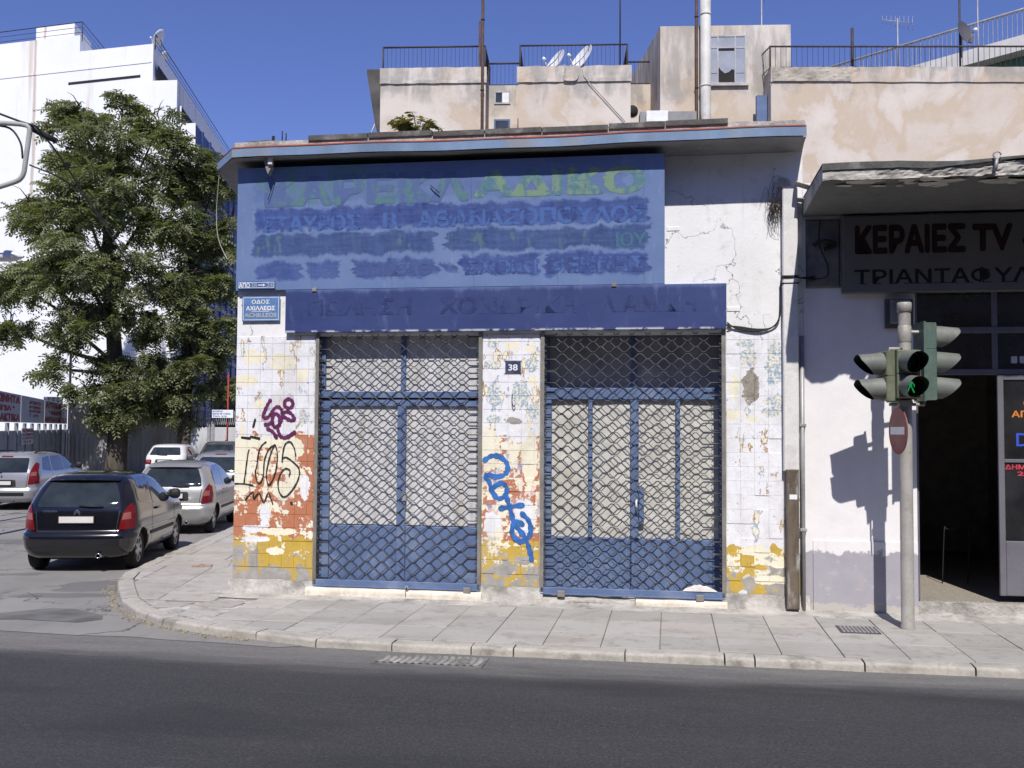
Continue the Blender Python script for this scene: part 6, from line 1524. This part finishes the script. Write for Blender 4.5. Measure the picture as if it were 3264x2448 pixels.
def car(name, label, pos, deg, sl, paint, axles, r, win_side, win_rear, lamp, belt, opts=()):
    fr = Frame((pos[0], pos[1], ROAD), deg); c = thing(name, label, 'car', (0, 0, 0), fr); B = Body(sl)
    # body shell
    zs = []
    for a, b in zip(sl, sl[1:]):
        n = max(1, int((b[0] - a[0]) / .035)); zs += [a[0] + (b[0] - a[0]) * k / n for k in range(n)]
    zs.append(sl[-1][0]); mb = MB(); rings = [B.ring(z) for z in zs]; n = len(rings[0])
    mb.add([p for R_ in rings for p in R_], [(i * n + k, i * n + (k + 1) % n, (i + 1) * n + (k + 1) % n, (i + 1) * n + k) for i in range(len(zs) - 1) for k in range(n)], True)
    mb.add(rings[0], [tuple(range(n - 1, -1, -1))]); mb.add(rings[-1], [tuple(range(n))], True)
    me = mb.mesh('body', [paint, M['car_black']])
    bm = bmesh.new(); bm.from_mesh(me); bmesh.ops.remove_doubles(bm, verts=bm.verts, dist=1e-4); bm.to_mesh(me); bm.free()
    body = bpy.data.objects.new('body', me); COL.objects.link(body)
    # wheel arches cut out
    cut = MB()
    for ya in axles:
        for sg in (-1, 1):
            cut.lathe([(0, 0), (r + .045, 0), (r + .045, .34), (0, .34)], 28, Matrix.Translation((sg * .98, ya, r)) @ Matrix.Rotation(-sg * math.pi / 2, 4, 'Y'), False)
    cm = cut.mesh('cut', M['car_black']); bm = bmesh.new(); bm.from_mesh(cm); bmesh.ops.remove_doubles(bm, verts=bm.verts, dist=1e-4); bmesh.ops.recalc_face_normals(bm, faces=bm.faces); bm.to_mesh(cm); bm.free()
    co = bpy.data.objects.new('cut', cm); COL.objects.link(co)
    md = body.modifiers.new('arches', 'BOOLEAN'); md.operation = 'DIFFERENCE'; md.object = co; md.solver = 'EXACT'; md.material_mode = 'TRANSFER'
    bpy.context.view_layer.update()
    nm = bpy.data.meshes.new_from_object(body.evaluated_get(bpy.context.evaluated_depsgraph_get()))
    body.modifiers.clear(); body.data = nm; bpy.data.objects.remove(co); body.parent = c; OFF[body.name] = Vector((0, 0, 0))
    # wheels
    w0 = B.at(r)[2]
    for ya in axles:
        for sg in (-1, 1):
            m = Matrix.Translation((sg * (w0 - .005), ya, r)) @ Matrix.Rotation(sg * math.pi / 2, 4, 'Y')
            wh = MB().lathe([(r * .66, -.17), (r * .93, -.175), (r, -.15), (r, -.04), (r * .94, -.005), (r * .70, .0), (r * .66, -.01)], 32, m).part('wheel', M['tyre'], c)
            rm = MB(); rm.lathe([(0, -.012), (r * .18, -.01), (r * .2, -.018), (r * .62, -.028), (r * .69, -.004), (r * .70, -.02)], 32, m)
            rim = rm.part('rim', M['rim'], wh)
            hl = MB()
            for k in range(7):
                a = k * 2 * math.pi / 7; q = [(r * .32, a - .16), (r * .58, a - .24), (r * .60, a), (r * .58, a + .24), (r * .32, a + .16)]
                hl.add([m @ Vector((rr * math.cos(t), rr * math.sin(t), -.0125)) for rr, t in q], [(0, 1, 2, 3, 4)])
            hl.part('rim_holes', M['car_black'], rim)
    # glass
    for sg in (-1, 1):
        for pl_ in win_side: poly_panel(rounded(pl_, .05), lambda y, z: B.side(sg, y, z, .004), 6).part('side_window', M['car_glass'], c)
    poly_panel(rounded(win_rear, .05), lambda x, z: B.tail(x, z, .006), 6).part('rear_window', M['car_glass'], c)
    for sg in (-1, 1):
        lo = poly_panel([(sg * x, z) for x, z in lamp], lambda x, z: B.tail(x, z, .012), 5).part('tail_lamp', M['lamp_red'], c)
        zl = sorted(z for _, z in lamp); zm = zl[0] + (zl[-1] - zl[0]) * .38; xa = min(x for x, _ in lamp) + .04; xb = max(x for x, _ in lamp) - .05
        poly_panel([(sg * xa, zm), (sg * xb, zm + .01), (sg * (xb - .01), zm + .11), (sg * (xa + .02), zm + .10)], lambda x, z: B.tail(x, z, .016), 2).part('lamp_lens', M['lamp_clear'], lo)
    # seams and trim
    def seam(pts, sg, wd=.010):
        mb = MB()
        for (y0, z0), (y1, z1) in zip(pts, pts[1:]):
            d = Vector((y1 - y0, z1 - z0)).normalized(); q = Vector((-d.y, d.x)) * wd / 2; N = max(2, int(math.hypot(y1 - y0, z1 - z0) / .08))
            for k in range(N):
                a = (y0 + (y1 - y0) * k / N, z0 + (z1 - z0) * k / N); b = (y0 + (y1 - y0) * (k + 1) / N, z0 + (z1 - z0) * (k + 1) / N)
                mb.add([B.side(sg, a[0] + q.x, a[1] + q.y, .0025), B.side(sg, b[0] + q.x, b[1] + q.y, .0025), B.side(sg, b[0] - q.x, b[1] - q.y, .0025), B.side(sg, a[0] - q.x, a[1] - q.y, .0025)], [(0, 1, 2, 3)])
        return mb
    o = dict(opts)
    for sg in (-1, 1):
        for pts in o.get('doors', []): seam(pts, sg).part('door_seam', M['car_black'], c)
        m0, m1 = o.get('mould', (axles[0] + .42, axles[1] - .42))
        mo_ = poly_panel([(m0, .47), (m1, .47), (m1, .525), (m0, .525)], lambda y, z: B.side(sg, y, z, .010), 4).part('side_moulding', M['car_black'], c)
        hy, hz = o.get('handle', (1.42, .84)); p = B.side(sg, hy, hz, .018); MB().cbox(p.x - .018, p.x + .018, hy - .09, hy + .09, hz - .018, hz + .018, .008).part('door_handle', paint, c)
        my, mz = o.get('mirror', (2.42, 1.0)); p = B.side(sg, my, mz, .0)
        mi_ = MB(); mi_.lathe([(.0, -.09), (.06, -.085), (.085, -.03), (.085, .05), (.05, .085), (0, .09)], 14, Matrix.Translation((p.x + sg * .11, my, mz + .03)) @ Matrix.Scale(.62, 4, (0, 1, 0)) @ Matrix.Rotation(math.pi / 2, 4, 'Y')); mi_.tube([(p.x - sg * .02, my + .02, mz), (p.x + sg * .06, my + .02, mz + .01)], .025, 6); mi_.part('mirror', M['car_black'], c)
    # tailgate seam, plate, wiper, bumper strip, exhaust, aerial, spoiler
    def tstrip(pts, wd, mat, nm, lift=.003):
        mb = MB()
        for (x0, z0), (x1, z1) in zip(pts, pts[1:]):
            d = Vector((x1 - x0, z1 - z0)).normalized(); q = Vector((-d.y, d.x)) * wd / 2; N = max(2, int(math.hypot(x1 - x0, z1 - z0) / .06))
            for k in range(N):
                a = (x0 + (x1 - x0) * k / N, z0 + (z1 - z0) * k / N); b = (x0 + (x1 - x0) * (k + 1) / N, z0 + (z1 - z0) * (k + 1) / N)
                mb.add([B.tail(a[0] - q.x, a[1] - q.y, lift), B.tail(b[0] - q.x, b[1] - q.y, lift), B.tail(b[0] + q.x, b[1] + q.y, lift), B.tail(a[0] + q.x, a[1] + q.y, lift)], [(0, 1, 2, 3)])
        return mb.part(nm, mat, c)
    tg = o.get('gate', [(-.60, belt - .02), (-.56, .60), (.56, .60), (.60, belt - .02)]); tstrip(tg, .012, M['car_black'], 'tailgate_seam')
    pz = o.get('plate_z', .77); pw = .26
    if o.get('recess', True): poly_panel(rounded([(-.36, pz - .10), (.36, pz - .10), (.34, pz + .08), (-.34, pz + .08)], .03), lambda x, z: B.tail(x, z, .003), 4).part('plate_recess', paint if o.get('recess') == 'paint' else M['car_black'], c)
    y_ = B.tail(0, pz, .022).y; tl = Matrix.Translation((0, y_, pz)); MB().box(-pw, pw, -.006, .012, -.058, .058, tl).part('number_plate', M['car_black'], c); MB().box(-pw + .015, pw - .015, -.008, -.0065, -.045, .047, tl).part('plate_face', M['plate'], c)
    if 'wiper' in o: 
        (xa, za), (xb, zb) = o['wiper']; MB().tube([B.tail(xa, za, .02), B.tail((xa + xb) / 2, (za + zb) / 2, .035), B.tail(xb, zb, .02)], .012, 6).part('wiper', M['car_black'], c)
    if o.get('exhaust', True): p = B.tail(.34, .26, .0); MB().lathe([(.028, -.05), (.035, -.055), (.035, .1)], 14, Matrix.Translation((.34, p.y + .0, .25)) @ Matrix.Rotation(-math.pi / 2, 4, 'X') @ Matrix.Scale(1, 4)).part('exhaust', M['chrome'], c)
    zt = sl[-1][0]; ay = o.get('aerial', 1.55); MB().tube([(0, ay, zt - .01), (0, ay - .05, zt + .07), (0, ay - .13, zt + .22)], [.012, .007, .004], 6).lathe([(.05, zt - .01), (.03, zt + .02), (.0, zt + .03)], 10, Matrix.Translation((0, ay, 0))).part('aerial', M['car_black'], c)
    sp = o.get('spoiler')
    if sp:
        z0, wd, ov = sp; mb = MB()
        def f(u, v):
            x = (u * 2 - 1) * wd; p = B.tail(x, z0 + .05 * v * 1.0, .0); return (x, p.y - ov * (1 - v) * (1 - .35 * (x / wd) ** 2) + .002, z0 + .015 + .06 * v - .012 * (x / wd) ** 2)
        mb.grid(f, 20, 4); mb.grid(lambda u, v: (lambda p, q: (p[0], p[1] + (q.y + .03 - p[1]) * v, p[2] - .012 - .012 * v))(f(u, 0), B.tail((u * 2 - 1) * wd, z0, 0)), 20, 2); mb.part('spoiler', paint, c)
    if o.get('brake_light'): z_ = o['brake_light']; tstrip([(-.14, z_), (.14, z_)], .03, M['lamp_red'], 'brake_light', .01)
    if o.get('rails'):
        for sg in (-1, 1):
            mb = MB(); mb.tube(smooth_line([(sg * .52, .75, zt - .09), (sg * .54, .9, zt + .01), (sg * .55, 1.5, zt + .03), (sg * .55, 2.2, zt + .0), (sg * .54, 2.35, zt - .06)]), .02, 8); mb.part('roof_rail', M['car_black'], c)
    lower = o.get('bumper_dark')
    if lower: poly_panel([(-.78, lower[0]), (.78, lower[0]), (.78, lower[1]), (-.78, lower[1])], lambda x, z: B.tail(x, z, .004), 6).part('bumper_strip', M['car_black'], c)
    return c, B

C2 = [(.19, .16, 3.50, .70), (.26, .06, 3.60, .77), (.36, .015, 3.64, .805), (.50, .0, 3.66, .825), (.565, .01, 3.66, .826), (.585, .045, 3.65, .824), (.60, .095, 3.64, .822), (.72, .10, 3.60, .822), (.84, .115, 3.45, .815), (.92, .135, 3.25, .80), (.97, .155, 2.80, .785), (1.02, .175, 2.68, .77), (1.12, .24, 2.52, .735), (1.22, .31, 2.36, .695), (1.31, .38, 2.18, .645), (1.36, .425, 2.05, .605), (1.395, .49, 1.90, .555), (1.425, .62, 1.72, .475), (1.445, .80, 1.55, .37), (1.456, 1.02, 1.32, .22)]
C2W = [[(2.52, .985), (2.42, 1.06), (2.02, 1.32), (1.75, 1.365), (1.34, 1.375), (1.22, .945), (1.9, .94)], [(1.14, .95), (1.26, 1.37), (.92, 1.355), (.62, 1.26), (.50, 1.10), (.56, 1.0)]]
C2R = [(-.60, .955), (.60, .955), (.56, 1.12), (.47, 1.32), (-.47, 1.32), (-.56, 1.12)]
C2L = [(.595, .62), (.79, .64), (.80, .80), (.77, .95), (.715, 1.01), (.64, .86)]
C2O = (('doors', [[(1.18, .93), (1.12, .70), (1.14, .30)], [(2.50, .95), (2.58, .6), (2.55, .30)], [(1.14, .30), (2.55, .30)]]), ('wiper', ((.02, .975), (.36, .96))), ('plate_z', .775), ('handle', (1.42, .86)), ('mirror', (2.36, .99)), ('spoiler', (1.33, .52, .06)))
def add_badge(c, B, z=.895):
    for dz in (0, -.028):
        mb = MB()
        for sg in (-1, 1):
            q = [(0, z + .03 + dz), (sg * .045, z - .012 + dz), (sg * .045, z - .03 + dz), (0, z + .012 + dz)]; mb.add([B.tail(x, zz, .012) for x, zz in (q if sg > 0 else q[::-1])], [(0, 1, 2, 3)])
        mb.part('badge', M['chrome'], c)
    text_mb('CITROËN', .21, .026, .04, place=lambda a, b: tuple(B.tail(-.50 + a, z - .012 + b, .010))).part('lettering', M['chrome'], c)
c1, B1 = car('hatchback', 'black three-door hatchback parked nearest the corner with grey plate', (-6.40, 14.66), 5.2, C2, P_BLACK, (.60, 2.915), .285, C2W, C2R, C2L, .93, C2O + (('recess', 'paint'),)); add_badge(c1, B1)
c2, B2 = car('hatchback', 'silver three-door hatchback parked behind the black one', (-6.80, 19.85), 5.0, C2, P_SILV, (.60, 2.915), .285, C2W, C2R, C2L, .93, C2O); add_badge(c2, B2)
sc = lambda L, kz=1., ky=1., kw=1.: [(z * kz, a * ky, b * ky, w * kw) for z, a, b, w in L]
c3, B3 = car('hatchback', 'silver car with red brake light half hidden by the corner pillar', (-7.35, 24.9), 5.0, sc(C2, 1.06, 1.08, 1.02), P_SILV2, (.65, 3.1), .29, [[(y * 1.08, z * 1.06) for y, z in q] for q in C2W], [(x, z * 1.06) for x, z in C2R], [(x, z * 1.06) for x, z in C2L], .98, (('brake_light', 1.47), ('handle', (1.5, .9)), ('mirror', (2.5, 1.05))))
HB = [(.19, .12, 3.6, .70), (.30, .02, 3.7, .79), (.48, .0, 3.74, .81), (.60, .03, 3.72, .815), (.80, .06, 3.5, .81), (.92, .10, 3.2, .80), (.98, .14, 2.95, .785), (1.10, .26, 2.7, .74), (1.24, .40, 2.42, .69), (1.33, .50, 2.2, .65), (1.37, .60, 2.05, .60), (1.395, .75, 1.9, .50), (1.41, 1.0, 1.6, .32)]
HBW = [[(2.6, .99), (2.2, 1.28), (1.55, 1.315), (1.5, .96)], [(1.44, .96), (1.49, 1.31), (.95, 1.28), (.72, 1.0)]]
HBR = [(-.62, .99), (.62, .99), (.52, 1.29), (-.52, 1.29)]; HBL = [(.50, .66), (.79, .66), (.79, .84), (.50, .84)]
c4, B4 = car('hatchback', 'white hatchback parked far back under the trees', (-13.95, 40), 3.5, sc(HB, 1.03), P_WHITE, (.65, 3.0), .28, [[(y, z * 1.03) for y, z in q] for q in HBW], [(x, z * 1.03) for x, z in HBR], HBL, .95, (('handle', (1.6, .86)), ('mirror', (2.55, .99)), ('wiper', ((-.3, 1.03), (.1, 1.01)))))
c5, B5 = car('hatchback', 'dark blue car parked beyond the silver cars by the yard gate', (-12.0, 40.6), 3.0, sc(HB, 1.12, 1.05), P_DARK, (.65, 3.1), .30, [[(y * 1.05, z * 1.12) for y, z in q] for q in HBW], [(x, z * 1.12) for x, z in HBR], HBL, 1.0, (('handle', (1.6, .9)), ('mirror', (2.6, 1.06))))
WG = [(.20, .14, 4.4, .72), (.30, .03, 4.5, .82), (.46, .0, 4.54, .85), (.53, .01, 4.54, .855), (.56, .06, 4.5, .85), (.75, .07, 4.3, .855), (.88, .09, 4.1, .845), (.98, .11, 3.6, .82), (1.03, .13, 3.45, .80), (1.15, .22, 3.2, .76), (1.28, .34, 2.95, .715), (1.36, .42, 2.7, .68), (1.41, .48, 2.5, .63), (1.445, .62, 2.3, .54), (1.465, .9, 2.0, .38)]
WGW = [[(3.35, 1.02), (2.9, 1.27), (2.25, 1.36), (2.2, .97)], [(2.14, .97), (2.19, 1.36), (1.4, 1.365), (1.3, .97)], [(1.22, .97), (1.32, 1.365), (.85, 1.33), (.62, 1.03)]]
WGR = [(-.62, .965), (.62, .965), (.55, 1.33), (-.55, 1.33)]; WGL = [(.64, .66), (.845, .68), (.835, .86), (.755, 1.18), (.70, 1.22), (.66, .9)]
c6, B6 = car('estate_car', 'silver estate car with roof rails parked by the yard fence', (-12.95, 25.3), 5.0, WG, P_SILV2, (.85, 3.5), .305, WGW, WGR, WGL, .94, (('rails', True), ('brake_light', 1.365), ('plate_z', .70), ('bumper_dark', (.37, .46)), ('handle', (1.72, .86)), ('mirror', (3.2, 1.03)), ('wiper', ((-.25, .985), (.0, .975))), ('doors', [[(2.17, .95), (2.17, .3)], [(1.22, .95), (1.35, .6), (1.2, .4)]]), ('aerial', 2.2), ('gate', [(-.63, .95), (-.60, .58), (.60, .58), (.63, .95)])))
bd_ = MB(); bd_.add([B6.tail(x, z, .012) for x, z in ((0, .83), (.028, .87), (0, .91), (-.028, .87))], [(0, 1, 2, 3)]); bd_.part('badge', M['chrome'], c6)

# ------------------------------------------------------------ repeats belong together
GROUPS = {'hatchback': 'cars parked along the side street', 'estate_car': 'cars parked along the side street', 'street_tree': 'trees along the side street', 'roof_railing': 'iron railings on the roofs', 'recess_railing': 'iron railings on the roofs', 'flank_railing': 'iron railings on the roofs', 'satellite_dish': 'satellite dishes on the roofs', 'vent_pipe': 'vent pipes of the rear block', 'mast': 'roof masts', 'tv_antenna': 'television antennas', 'dish_cable': 'cables of the satellite dishes', 'corrugated_fence': 'corrugated sheets of the yard fence', 'upper_signboard': 'signboards of the corner shop', 'lower_signboard': 'signboards of the corner shop'}
for o in COL.objects:
    if o.parent is None and 'label' in o.keys():
        g = GROUPS.get(o.name.split('.')[0])
        if g and 'group' not in o.keys(): o['group'] = g
